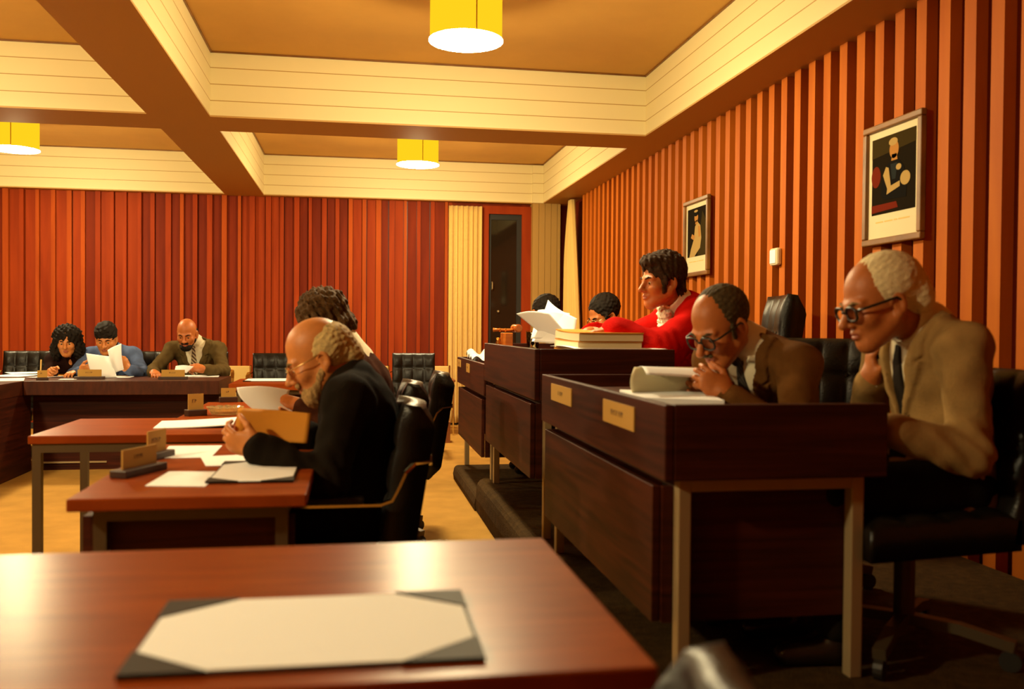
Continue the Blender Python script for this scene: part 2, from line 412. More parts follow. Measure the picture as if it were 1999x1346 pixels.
obj('front_cover', MB().box((-.038, -.039, .012), (.038, -.034, .093)), 'paper', t, bevel=.008)

# ------------------------------------------------------------------ carpeted platform
t = thing('carpeted_platform', 'dark brown carpeted platform carrying the raised desks along the slatted wall', 'platform')
def stepblk(x0, y0, y1, z1, r=.035):
    mb = MB(); poly = [(XW-.002, 0), (x0, 0), (x0-.006, z1*.4), (x0, z1-r)]+[(x0+r-r*math.cos(a), z1-r+r*math.sin(a)) for a in (R(25), R(50), R(75), R(90))]+[(XW-.002, z1)]
    mt = Matrix(((1, 0, 0, 0), (0, 0, 1, 0), (0, 1, 0, 0), (0, 0, 0, 1)))
    return mb.prism(poly, y0, y1, 0, mt)
obj('lower_step', stepblk(.752, 5.72, 6.98, .105), 'dark_carpet', t, smooth=False)
obj('upper_level', stepblk(.76, -.4, 5.715, .21, .06), 'dark_carpet', t, smooth=False)
# ------------------------------------------------------------------ raised desks
def raised_desk(name, label, y0, y1, x0, x1, zt, zfb, zdt, zdb, zfloor, group, zfront=None):
    """fascia tray on a square steel frame with a drawer body slung underneath"""
    t = thing(name, label, 'desk', (0, 0, 0), group=group)
    ws = zt-.05
    f = MB()
    f.box((x0, y0, zfb), (x0+.025, y1, zt)).box((x0+.025, y0, zfb), (x1, y0+.025, zt)).box((x0+.025, y1-.025, zfb), (x1, y1, zt))
    obj('fascia_screen', f, 'rosewood', t, bevel=.004)
    obj('writing_top', MB().box((x0+.026, y0+.026, ws-.03), (x1, y1-.026, ws)), 'rosewood_top', t)
    obj('modesty_panel', MB().box((x0+.002, y0+.10, zdb), (x0+.024, y1-.07, zdt)), 'rosewood', t, bevel=.002)
    obj('end_panel', MB().box((x0+.026, y0+.088, zdb), (x1-.02, y0+.11, zdt)), 'rosewood', t)
    obj('end_panel', MB().box((x0+.026, y1-.092, zdb), (x1-.03, y1-.07, zdt)), 'rosewood', t)
    zf = zfloor
    for ya, yb in ((y0+.045, y0+.085), (y1-.06, y1-.02)):
        fr = MB(); zfloor = zfront if (zfront and ya < y0+.1) else zf
        fr.box((x0+.055, ya, zfloor), (x0+.09, yb, zfb-.002)).box((x1-.075, ya, zfloor), (x1-.04, yb, zfb-.002)).box((x0+.09, ya, zfb-.037), (x1-.075, yb, zfb-.002))
        obj('leg_frame', fr, 'steel', t, bevel=.003)
    rl = MB().box((x0+.055, y0+.086, zfb-.03), (x0+.085, y1-.061, zfb-.002)).box((x1-.075, y0+.086, zfb-.03), (x1-.045, y1-.061, zfb-.002))
    obj('rail', rl, 'darkwood', t)
    return t, ws
NEAR_D, ws_near = raised_desk('council_desk', 'raised dark rosewood desk nearest the viewer, with two cream nameplates and a steel end frame', 2.235, 3.80, .78, 1.40, .959, .763, .735, .372, .21, 'raised desks along the slatted wall')
MAY_D, ws_may = raised_desk('council_desk', 'tallest rosewood desk, in the middle of the row, in front of the red robe', 3.96, 5.55, .78, 1.425, 1.062, .835, .812, .475, .21, 'raised desks along the slatted wall')
FAR_D, ws_far = raised_desk('council_desk', 'raised rosewood desk farthest from the viewer, beside the cream curtain', 5.57, 7.03, .78, 1.40, .932, .737, .706, .345, .105, 'raised desks along the slatted wall', .21)
def wordmarks(words, h, gap=.35):
    """unreadable dark lettering as short upright strokes; returns list of (x0,x1,z0,z1)"""
    out = []; x = 0.
    for n in words:
        for k in range(n):
            out.append((x, x+h*.16, 0, h)); 
            if rng.random() < .7: out.append((x+h*.16, x+h*.5, h*(.85 if rng.random() < .5 else .42), h*(1. if rng.random() < .5 else .56)))
            x += h*.72
        x += h*.7
    return out, x
def desk_plate(ya, yb, za, zb, words, label, x=.78):
    t = thing('nameplate', label, 'nameplate', (x-.0005, (ya+yb)/2, za), -PI/2, group='nameplates fixed to the raised desks')
    # rotated like the portraits: local +x runs towards the viewer, local -y points into the room
    w_ = (yb-ya)/2; h_ = zb-za
    obj('card', MB().box((-w_, -.004, 0), (w_, 0, h_)), 'card_tan', t)
    st, L = wordmarks(words, h_*.24); s = min(1, 1.6*w_/L); mb = MB()
    for a, b, c, d in st: mb.box((-L*s/2+a*s, -.0046, h_*.42+c), (-L*s/2+b*s, -.004, h_*.42+d))
    obj('lettering', mb, 'ink', t)
    return t
def plate_px(p0, p1, x=.78):
    a = ray(*p0); b = ray(*p1); ya = a.y*x/a.x; yb = b.y*x/b.x
    return yb, ya, EYE+b.z*x/b.x, EYE+a.z*x/a.x
ya, yb, _, _ = plate_px((1078, 745), (1117, 778)); desk_plate(ya, yb, .868, .933, (1, 5), 'small cream nameplate towards the far end of the nearest raised desk')
ya, yb, _, _ = plate_px((1180, 770), (1240, 810)); desk_plate(ya, yb, .862, .931, (6, 4), 'long cream nameplate towards the near end of the nearest raised desk')
desk_plate(6.79, 6.98, .862, .915, (2, 3), 'small cream nameplate at the outer end of the farthest raised desk')
desk_plate(6.27, 6.43, .845, .905, (4,), 'small cream nameplate on the farthest raised desk, next to the tallest desk')

# ------------------------------------------------------------------ floor tables
def table(name, label, x0, x1, y0, y1, zt=.72, th=.032, inset=.05, panels=(), top='mahogany', group=None, legs=True, rail_z=.045):
    t = thing(name, label, 'table', (0, 0, 0), group=group)
    obj('table_top', MB().box((x0, y0, zt-th), (x1, y1, zt)), top, t, bevel=.004)
    zl = zt-th
    i = inset
    if legs:
        fr = MB()
        a0, a1, b0, b1 = x0+i, x1-i, y0+i, y1-i; q = .032
        fr.box((a0, b0, zl-.035), (a1, b0+q, zl)).box((a0, b1-q, zl-.035), (a1, b1, zl)).box((a0, b0+q, zl-.035), (a0+q, b1-q, zl)).box((a1-q, b0+q, zl-.035), (a1, b1-q, zl))
        obj('steel_frame', fr, 'dark_steel', t)
        for lx in (a0, a1-q):
            for ly in (b0, b1-q):
                obj('leg', MB().box((lx, ly, 0), (lx+q, ly+q, zl-.035)), 'dark_steel', t)
    for (p0, p1) in panels: obj('modesty_panel', MB().box(p0, p1), 'rosewood', t)
    return t
FT = table('writing_table', 'reddish wooden table across the foreground with an empty desk blotter', -1.15, .385, 1.116, 1.848)
T2 = table('writing_table', 'wooden table where the bearded person in black sits, set end-on to the viewer', -.70, -.12, 2.41, 3.50,
      panels=(((-.685, 2.50, .12), (-.665, 3.42, .66)), ((-.664, 2.50, .12), (-.155, 2.52, .65))))
T3 = table('writing_table', 'wooden table set crosswise with an empty left half, behind the bearded person in black', -1.245, -.10, 3.81, 4.50, inset=.012)
T4 = table('writing_table', 'wooden table adjoining the far side of the crosswise table', -.82, -.12, 4.52, 5.42)
BT = table('council_table', 'long dark panelled table before the far wall where three people sit', -2.5, -1.06, 7.56, 8.30, legs=False, top='rosewood_top', th=.11,
      panels=(((-2.5, 7.78, .0), (-1.09, 7.80, .61)), ((-1.11, 7.8, 0), (-1.09, 8.28, .61))))
obj('foot_bar', MB().box((-2.49, 7.766, .055), (-1.95, 7.779, .068)), 'steel', BT)
WT = table('council_table', 'dark panelled side table at the left edge, running towards the viewer', -3.25, -2.505, 5.9, 8.33, legs=False, top='rosewood_top', th=.11,
      panels=(((-2.53, 5.95, 0), (-2.51, 7.76, .61)), ((-3.2, 5.95, 0), (-2.53, 5.97, .61))))
RT = table('council_table', 'wooden table behind the brown-haired person, with a white blotter sheet on it', -.93, .10, 7.14, 7.85, panels=(((-.86, 7.30, .1), (.02, 7.32, .68)),), th=.05)

# ------------------------------------------------------------------ executive chairs
def exec_chair(label, loc, rz, h=.89, w=.44, group='black leather swivel chairs', name='swivel_chair', arms=True):
    """local: faces +y, seat centre at origin"""
    t = thing(name, label, 'chair', loc, rz, group)
    zs = .44; hw = w/2
    def tuft(cols, rows):
        def d(u, v):
            a = abs(math.sin(PI*cols*u))*abs(math.sin(PI*rows*v))
            e = min(1, 9*u)*min(1, 9*(1-u))*min(1, 9*v)*min(1, 9*(1-v))
            return (.55+.45*a**.5)*e**.4
        return d
    tf = tuft(4, 4)
    def seat(u, v):
        return (-hw+w*u, -.21+.45*v, zs-.015+.028*tf(u, v)-.02*v), (0, 0, 1)
    sb = MB().slab(seat, 32, 32, lambda u, v: .085+.025*tf(u, v)); obj('seat', sb, 'leather', t, smooth=True)
    lean = R(9); bz0, bz1 = .36, h
    def back(u, v):
        z = bz0+(bz1-bz0)*v; yy = -.23-math.tan(lean)*(z-zs)+.03*tf(u, v)+.03*(abs(u-.5)*2)**2
        return (-hw+w*u, yy, z), (0, math.cos(lean), math.sin(lean))
    obj('backrest', MB().slab(back, 36, 36, lambda u, v: .05+.055*min(1, 8*v)*min(1, 10*(1-v))), 'leather', t, smooth=True)
    for i in range(1, 4):
        for j in range(1, 4):
            p, n = back(i/4, j/4); obj('tuft_button', MB().cyl(Vector(p)-Vector(n)*.004, Vector(p)+Vector(n)*.006, .011, .006, n=10), 'leather', t)
    if arms:
        for s in (-1, 1):
            x = s*(hw+.045); za = .612
            path = [(x, .16, .40), (x, .215, .47), (x, .235, .56), (x, .225, .60), (x, .20, za), (x, -.20, za), (x, -.235, za+.012), (x, -.255, za+.05), (x, -.275, za+.095), (x*.97, -.30, za+.12), (x*.86, -.345, za+.125), (x*.62, -.36, za+.12), (x*.45, -.345, za+.115)]
            obj('armrest', MB().strap(path, .034, .008, (1, 0, 0) if True else None), 'chrome', t)
            obj('arm_pad', MB().box((x-.022, -.15, za+.005), (x+.022, .17, za+.024)), 'leather', t, bevel=.006)
    pd = MB().cyl((0, 0, .09), (0, 0, .335), .03, n=16); obj('pedestal', pd, 'dark_steel', t)
    for k in range(4):
        a = PI/4+k*PI/2; dx, dy = math.cos(a), math.sin(a)
        lg = MB().strap([(0, 0, .10), (dx*.15, dy*.15, .095), (dx*.29, dy*.29, .07)], .035, .03, (-dy, dx, 0))
        l = obj('foot', lg, 'dark_steel', t)
        obj('caster', MB().cyl((dx*.28-dy*.012, dy*.28+dx*.012, .029), (dx*.28+dy*.012, dy*.28-dx*.012, .029), .029, n=14), 'rubber', l)
    return t
def chair_copy(src, label, loc, rz, scale=None): return dup(src, loc, rz, label, scale)
CH = exec_chair('black tufted leather swivel chair standing empty before the far wall, turned to the viewer', (.533, 8.42, 0), PI-.06, h=.913, w=.40)
HL = PI/2   # facing -x
CH2 = chair_copy(CH, 'black swivel chair with chrome arms under the bearded person in black', (-.12, 3.06, 0), HL)
chair_copy(CH, 'black swivel chair under the brown-haired person in the dark brown jacket', (-.05, 4.16, 0), HL)
chair_copy(CH, 'empty black swivel chair pushed up to the table, leaning towards the aisle', (.16, 5.03, 0), HL-.05)
chair_copy(CH, 'black swivel chair back behind the table with the white blotter sheet', (-.70, 8.25, 0), PI, )
chair_copy(CH, 'black swivel chair between the person in blue and the bald person', (-1.93, 8.75, 0), PI)
chair_copy(CH, 'black swivel chair under the bald person in the grey-brown suit', (-1.38, 8.72, 0), PI)
chair_copy(CH, 'black swivel chair at the left edge, left of the curly-haired person', (-2.95, 8.75, 0), PI)
# on the platform
chair_copy(CH, 'black swivel chair under the person in the brown suit reading at the nearest raised desk', (1.57, 3.06, .21), 2.40)
exec_chair('black armless leather chair under the white-haired person, at the right edge', (1.60, 2.46, .21), HL, h=.835, w=.44, arms=False)
chair_copy(CH, 'black swivel chair of the person with glasses behind the farthest raised desk', (1.86, 5.96, .105), HL)
chair_copy(CH, 'black swivel chair of the person hidden by white pages behind the farthest raised desk', (1.72, 6.58, .105), HL)
exec_chair('tall black leather chair behind the person in the red robe', (1.80, 4.42, .21), HL-.25, h=1.12, w=.48, name='swivel_chair')
chair_copy(CH, 'dark chair in the bottom right foreground, at the near side of the front table', (.715, .84, 0), -PI/2, (1, 1, .85))

# ------------------------------------------------------------------ cream side chairs along the far wall
def side_chair(label, loc, rz):
    t = thing('side_chair', label, 'chair', loc, rz, 'cream side chairs along the far wall')
    w = .15
    obj('seat', MB().box((-w-.02, -.19, .40), (w+.02, .20, .445)), 'leather_tan', t, bevel=.015)
    obj('backrest', MB().box((-w, -.235, .50), (w, -.205, .728)), 'leather_tan', t, bevel=.008)
    for s in (-1, 1):
        obj('leg', MB().tube([(s*(w+.012), .19, .0), (s*(w+.012), .19, .58)], .0085), 'chrome', t)
        obj('leg', MB().tube([(s*(w+.012), -.24, .0), (s*(w+.012), -.22, .40), (s*(w+.012), -.228, .735)], .0085), 'chrome', t)
        obj('armrest', MB().box((s*(w+.012)-.02, -.2, .575), (s*(w+.012)+.02, .22, .60)), 'armwood', t, bevel=.006)
    return t
S1 = side_chair('cream side chair right of the bald person, by the far wall', (-1.262, 10.0, 0), PI)
for lab, x in (('cream side chair mostly hidden behind the black chair at the blotter sheet', -.905),
               ('cream side chair just left of the empty tufted chair', .215), ('cream side chair in front of the cream curtain, at the end of the row', .885)):
    dup(S1, (x, 10.0, 0), PI, lab)
side2 = dup(S1, (-2.27, 8.95, 0), PI+.2, 'cream chair between the curly-haired person and the person in blue'); del side2['group']
# bin
t = thing('waste_bin', 'square brown waste bin on the carpet beyond the empty leaning chair', 'bin', (.86, 9.25, 0))
b = MB().box((-.085, -.085, 0), (.085, .085, .012))
for a, c in (((-.09, -.09), (.09, -.078)), ((-.09, .078), (.09, .09)), ((-.09, -.078), (-.078, .078)), ((.078, -.078), (.09, .078))): b.box((*a, 0), (*c, .2))
obj('bin_body', b, 'basket', t); obj('bin_rim', MB().box((-.094, -.094, .2), (.094, -.076, .21)).box((-.094, .076, .2), (.094, .094, .21)).box((-.094, -.076, .2), (-.076, .076, .21)).box((.076, -.076, .2), (.094, .076, .21)), 'basket', t)
# ------------------------------------------------------------------ papers and desk things
def flat_sheet(label, x, y, z, w, d, rz=0., m='paper', th=.0012, group=None, name='paper_sheet', curl=0., cat='paper'):
    def fn(u, v): return ((u-.5)*w, (v-.5)*d, th+curl*(abs(u-.5)*2)**3*(.4+.6*v)), (0, 0, 1)
    o = obj(name, MB().slab(fn, 12, 6, th), m, smooth=False); o.location = (x, y, z); o.rotation_euler = (0, 0, rz)
    return tag(o, label, cat, group)
def quad_sheet(label, pts, z, m='paper', th=.0015, name='paper_sheet', cat='paper', curl=0.):
    """loose sheet lying at height z whose four corners are given in room coordinates"""
    P = [Vector((p[0], p[1], 0)) for p in pts]; c = sum(P, Vector())/4
    def fn(u, v):
        p = (P[0]*(1-u)+P[1]*u)*(1-v)+(P[3]*(1-u)+P[2]*u)*v - c
        return (p.x, p.y, th+curl*(u*u)*(1-v*.3)), (0, 0, 1)
    o = obj(name, MB().slab(fn, 10, 8, th), m); o.location = (c.x, c.y, z)
    return tag(o, label, cat)
def free_sheet(name, label, cat, fn, m='paper', nu=20, nv=16, th=.0012):
    return tag(obj(name, MB().slab(fn, nu, nv, th), m, smooth=True), label, cat)
def bil(P00, P10, P11, P01, bulge=(0, 0, 0), bend=(0, 0, 0)):
    P = [Vector(p) for p in (P00, P10, P11, P01)]; b = Vector(bulge); e = Vector(bend)
    n = (P[1]-P[0]).cross(P[3]-P[0]).normalized()
    def fn(u, v):
        return (P[0]*(1-u)+P[1]*u)*(1-v)+(P[3]*(1-u)+P[2]*u)*v+b*(math.sin(PI*u))+e*(math.sin(PI*v)), n
    return fn
def blotter(label, x0, x1, y0, y1, z, cut=.055, rz=0., lift=0.):
    t = thing('desk_blotter', label, 'desk blotter', ((x0+x1)/2, (y0+y1)/2, z), rz)
    a, b = (x1-x0)/2, (y1-y0)/2
    obj('pad_base', MB().box((-a, -b, 0), (a, b, .004)), 'pad', t, bevel=.001)
    q = .006
    obj('blotting_paper', MB().prism([(-a+q, -b+cut), (-a+cut*1.25, -b+q), (a-cut*1.25, -b+q), (a-q, -b+cut), (a-q, b-cut), (a-cut*1.25, b-q), (-a+cut*1.25, b-q), (-a+q, b-cut)], .004, .0062), 'paper', t)
    for sx in (-1, 1):
        for sy in (-1, 1):
            obj('corner_holder', MB().prism([(sx*a, sy*b), (sx*(a-cut*1.25), sy*b), (sx*a, sy*(b-cut))], .0042, .0075), 'padcorner', t)
    return t
blotter('large white blotter in a dark holder with leather corners, alone on the foreground table', -.282, .17, 1.165, 1.475, .72, cut=.085, rz=-.01)
TZ = .72
zz = lambda px, py, z=TZ: atZ(px, py, z)
# table 2
blotter('white blotter in a dark holder at the near end of the bearded person\'s table', -.40, -.165, 2.60, 2.99, TZ, cut=.07)
quad_sheet('white sheet slid halfway under the near blotter of the bearded person\'s table', [zz(283, 950), zz(400, 951), zz(440, 922), zz(330, 922)], TZ+.0002)
quad_sheet('white sheet under the sleeve of the bearded person', [zz(402, 911), zz(530, 909), zz(500, 888), zz(391, 893)], TZ+.0004)
quad_sheet('plain white sheet at the far end of the bearded person\'s table', [zz(311, 896), zz(412, 894), zz(434, 871), zz(330, 872)], TZ+.0003)
# table 3 papers
quad_sheet('wide white sheets lying on the crosswise table beside the glass ashtray', [zz(299, 838), zz(455, 836), zz(462, 820), zz(316, 824)], TZ+.0002, th=.004, curl=.012)
blotter('white blotter on the table by the far wall, in front of an empty black chair', -.86, -.40, 7.42, 7.78, TZ, cut=.05)
# free-standing nameplates
def stand_plate(label, x, y, z, rz, w=.15, h=.062, hb=.022, words=(5,), tilt=0., m='card_tan'):
    t = thing('nameplate_stand', label, 'nameplate', (x, y, z), rz, group='nameplate stands on the tables')
    obj('block_base', MB().box((-w*.62, -.028, 0), (w*.62, .028, hb)), 'darkwood', t, bevel=.003)
    mt = Matrix.Rotation(tilt, 4, 'X')
    obj('card', MB().box((-w/2, -.0025, hb-.004), (w/2, .0025, hb+h), 0), m, t)
    st, L = wordmarks(words, h*.22); s = min(1, .8*w/L); mb = MB()
    for a, b, c, d in st:
        mb.box((-L*s/2+a*s, -.0031, hb+h*.45+c), (-L*s/2+b*s, -.0025, hb+h*.45+d))
    obj('lettering', mb, 'ink', t)
    return t
p = zz(272, 925); stand_plate('cream nameplate on a dark block at the near end of the bearded person\'s table', p.x, p.y, TZ, 1.16, w=.155, h=.055)
p = zz(303, 897); stand_plate('cream nameplate on a dark block, second along the bearded person\'s table', p.x, p.y+.02, TZ, 1.25, w=.11, h=.07)
p = zz(382, 812); stand_plate('small cream nameplate on a dark block beside the glass ashtray', p.x, p.y, TZ, .55, w=.075, h=.075, hb=.03, words=(2,))
p = zz(450, 783); stand_plate('small cream nameplate on a dark block beyond the glass ashtray', p.x, p.y-.09, TZ, .2, w=.08, h=.05, hb=.03, words=(2,))
p = zz(168, 742); stand_plate('wide cream nameplate on a dark block in front of the person in blue', p.x, p.y+.10, TZ, 0, w=.18, h=.055, words=(6,))
p = zz(338, 741); stand_plate('wide cream nameplate on a dark block in front of the bald person', p.x, p.y+.0, TZ, 0, w=.18, h=.055, words=(6,))
p = zz(69, 745); stand_plate('nameplate on a dark block with a pen holder, in front of the curly-haired person', p.x, p.y+.16, TZ, .3, w=.07, h=.055, words=(2,))
p = p+Vector((0, .14, 0))
t = tag(obj('pen', MB().tube([(p.x-.025, p.y+.05, TZ+.001), (p.x-.02, p.y+.055, TZ+.16)], .0055), 'card'), 'pale upright pen standing beside the nameplate of the curly-haired person', 'pen')
# papers on the left side tables
k = 0
for lab, (px, py), w_, d_, rz in (('white sheet on the side table at the left edge, outermost', (5, 742), .30, .42, .3), ('white sheet spread over others on the side table at the left edge', (30, 734), .3, .4, -.2),
        ('white sheet on the corner of the side table, nearest the curly-haired person', (52, 729), .3, .3, .5), ('white sheet between the pen and the dark folder of the curly-haired person', (93, 737), .16, .3, -.35)):
    q = zz(px, py); flat_sheet(lab, q.x, q.y, TZ+.0002+.0016*k, w_, d_, rz); k += 1
q = zz(128, 735); flat_sheet('yellow folder lying left of the nameplate of the person in blue', q.x, q.y+.06, TZ+.0002, .2, .26, .1, m='manila', th=.008, name='folder', cat='folder')
q = zz(134, 741); flat_sheet('small white sheet at the table edge left of the blue person\'s nameplate', q.x, q.y, TZ+.0002, .13, .12, .1)
q = zz(110, 729); flat_sheet('thin dark folder in front of the curly-haired person', q.x, q.y, TZ+.0003, .26, .22, 0, m='black', th=.006, name='folder', cat='folder')
q = zz(212, 737); flat_sheet('white papers lying under the hands of the person in blue', q.x, q.y+.05, TZ+.0003, .36, .28, 0, th=.005)
q = zz(390, 736); flat_sheet('white papers lying in front of the bald person', q.x, q.y+.04, TZ+.0003, .30, .22, .1, th=.006)
# glass ashtray
q = zz(437, 812)
t = thing('glass_ashtray', 'large clear cut-glass ashtray on the crosswise table', 'ashtray', (q.x, q.y+.05, TZ))
mb = MB(); n = 48; prof = [(.040, .001), (.062, .004), (.080, .030), (.084, .036), (.076, .038), (.066, .022), (.05, .010), (.001, .008)]
vs = []; fs = []
for r_, z_ in prof:
    for i in range(n):
        a = 2*PI*i/n; rr = r_*(1+.07*abs(math.cos(6*a))*(r_ > .055)); vs.append((rr*math.cos(a), rr*math.sin(a), z_+(.004*abs(math.cos(6*a)) if r_ > .07 else 0)))
for kk in range(len(prof)-1):
    for i in range(n): fs.append((kk*n+i, kk*n+(i+1) % n, (kk+1)*n+(i+1) % n, (kk+1)*n+i))
fs.append(tuple(reversed(range(n)))); fs.append(tuple(range((len(prof)-1)*n, len(prof)*n)))
mb.add(vs, fs); obj('glass_bowl', mb, 'cutglass', t)
# far raised desk: crumpled paper and a small dark ink bottle
q = Vector((.90, 6.38, ws_far))
free_sheet('crumpled_paper', 'crumpled white paper on the farthest raised desk, beside the tallest desk', 'paper',
    lambda u, v: ((.80+.26*v, 6.30+.34*u, .935+.045*abs(math.sin(9*u+3*v))*(.3+u)+.02*math.sin(14*v)), (0, 0, 1)), nu=24, nv=18)
t = thing('ink_bottle', 'small dark glass bottle beside the crumpled paper on the farthest raised desk', 'bottle', (.88, 6.78, ws_far))
obj('bottle_body', MB().lathe([(.02, 0), (.024, .005), (.024, .045), (.012, .055)]), 'rubber', t, smooth=True); obj('bottle_cap', MB().lathe([(.014, .055), (.014, .07)]), 'brass', t)
# tallest desk: gavel on its stand, papers, binder
gx, gy, gz = .87, 5.30, 1.062-.05
t = thing('gavel_stand', 'polished orange wooden gavel stand on the corner of the tallest desk', 'stand', (gx, gy, gz), .1)
obj('stand_base', MB().box((-.05, -.085, 0), (.07, .085, .02)).box((-.04, -.07, .02), (.06, .07, .03)), 'gavelwood', t, bevel=.004)
obj('stand_block', MB().box((-.018, -.055, .03), (.03, .055, .115)), 'gavelwood', t, bevel=.005)
obj('stand_fitting', MB().lathe([(.012, .03), (.016, .05), (.010, .07), (.013, .085)], c=(-.034, .04, 0), n=14), 'brass', t, smooth=True)
t = thing('gavel', 'wooden gavel with gold bands lying on top of the gavel stand', 'gavel', (gx, gy, gz+.115), .1)
obj('gavel_handle', MB().tube([(-.075, 0, .016), (-.05, 0, .016), (0, 0, .016), (.05, 0, .016)], [.012, .009, .008, .009], n=12), 'gavelwood', t, smooth=True)
hd = MB()
for a, b, r_ in ((-.055, -.045, .019), (-.045, -.035, .024), (-.035, .035, .021), (.035, .045, .024), (.045, .055, .019)): hd.cyl((.065, a, .016+.01), (.065, b, .016+.01), r_, n=20)
obj('gavel_head', hd, 'gavelwood', t)
obj('gold_band', MB().cyl((.065, -.012, .026), (.065, .012, .026), .0225, n=20).cyl((-.04, 0, .016), (-.032, 0, .016), .0115, n=14).cyl((-.006, 0, .016), (.002, 0, .016), .0105, n=14), 'brass', t)
tag(obj('coaster', MB().lathe([(.03, 0), (.034, .002), (.034, .006), (.03, .007)]), 'brass', loc=(.85, 5.47, gz)), 'small round brass dish at the far corner of the tallest desk', 'dish')
# drinking glass
t = thing('drinking_glass', 'clear drinking glass behind the gavel stand, half hidden by white pages', 'glass', (1.02, 5.24, gz))
obj('glass_wall', MB().lathe([(.030, 0), (.034, .004), (.040, .125), (.038, .125), (.032, .01), (.001, .008)], n=32), 'glass', t, smooth=True)
obj('gold_rim', MB().lathe([(.0405, .12), (.0405, .127), (.0378, .127), (.0378, .12)], n=32), 'brass', t)
# thick binder and sheets in front of the red robe
t = thing('bundle_of_papers', 'thick cream bundle of bound papers on the tallest desk, under the robed person\'s arms', 'papers', (0, 0, 0))
zt = 1.062
for j, (m_, th_) in enumerate((('paper', .016), ('manila', .005), ('paper_cream', .038), ('manila', .005), ('paper_cream', .034), ('manila', .006))):
    z_ = zt-.030+sum((.016, .005, .038, .005, .034, .006)[:j])
    def fn(u, v, z_=z_, th_=th_, j=j):
        x = 1.0+.30*v; y = 4.08+.50*u-.01*j
        return (x, y, z_+th_+.003*j*u*u), (0, 0, 1)
    obj('folder_layer' if m_ == 'manila' else 'paper_layer', MB().slab(fn, 14, 4, th_*.96), m_, t)
free_sheet('paper_sheet', 'long white sheet overhanging the near corner of the tallest desk', 'paper', bil((.97, 4.52, 1.066), (.97, 4.00, 1.064), (1.40, 3.985, 1.063), (1.40, 4.52, 1.066), (0, 0, .006)))
# pages being turned: fanned upright sheets
t = thing('turned_pages', 'white pages being turned, fanned up from the tallest desk beside the drinking glass', 'papers', (0, 0, 0))
A = [atY(1052, 668, 4.95), atY(1118, 672, 4.72)]
def page(P, Q, S, T, b): obj('page', MB().slab(bil(P, Q, S, T, b), 14, 14, .0012), 'paper', t, smooth=True)
page(atY(1042, 668, 4.98), atY(1120, 672, 4.78), atY(1126, 622, 4.82), atY(1070, 586, 5.0), (-.02, 0, .0))
page(atY(1036, 662, 5.02), atY(1112, 671, 4.82), atY(1112, 612, 4.86), atY(1050, 606, 5.02), (-.03, 0, .01))
page(atY(1066, 660, 4.95), atY(1120, 668, 4.77), atY(1072, 612, 4.86), atY(1008, 613, 5.04), (-.01, 0, .012))
page(atY(1038, 667, 5.03), atY(1118, 673, 4.8), atY(1130, 655, 4.9), atY(1044, 650, 5.1), (0, 0, .015))
# nearest raised desk: big curled page, sheets beneath
t = thing('open_report', 'open report with a curled cream page, held by the person in the brown suit', 'papers', (0, 0, 0))
def cp(u, v):
    p = Vector(atY(1238+118*u, 775-58*v, 3.0+.06*u)); a = math.sin(PI*v)
    return p+Vector((-.03*a, -.05*a*(1-u*.4), -.012*math.sin(PI*u)*(1-v))), Vector((-.3, -.9, .2)).normalized()
obj('curled_page', MB().slab(cp, 16, 16, .0012), 'paper_cream', t, smooth=True)
def cp2(u, v):
    p0 = Vector(atY(1246+150*u, 717+4*u, 3.0+.06*u)); p1 = Vector(atY(1262+140*u, 731+8*u, 2.82+.06*u)); return p0*(1-v)+p1*v+Vector((0, 0, .012*math.sin(PI*v))), Vector((0, 0, 1))
obj('folded_page', MB().slab(cp2, 16, 8, .0012), 'paper', t, smooth=True)
quad_sheet('white sheets lying on the nearest raised desk under the curled page', [(.86, 2.75, 0), (1.10, 2.62, 0), (1.18, 2.98, 0), (.92, 3.12, 0)], ws_near+.0003, th=.03)
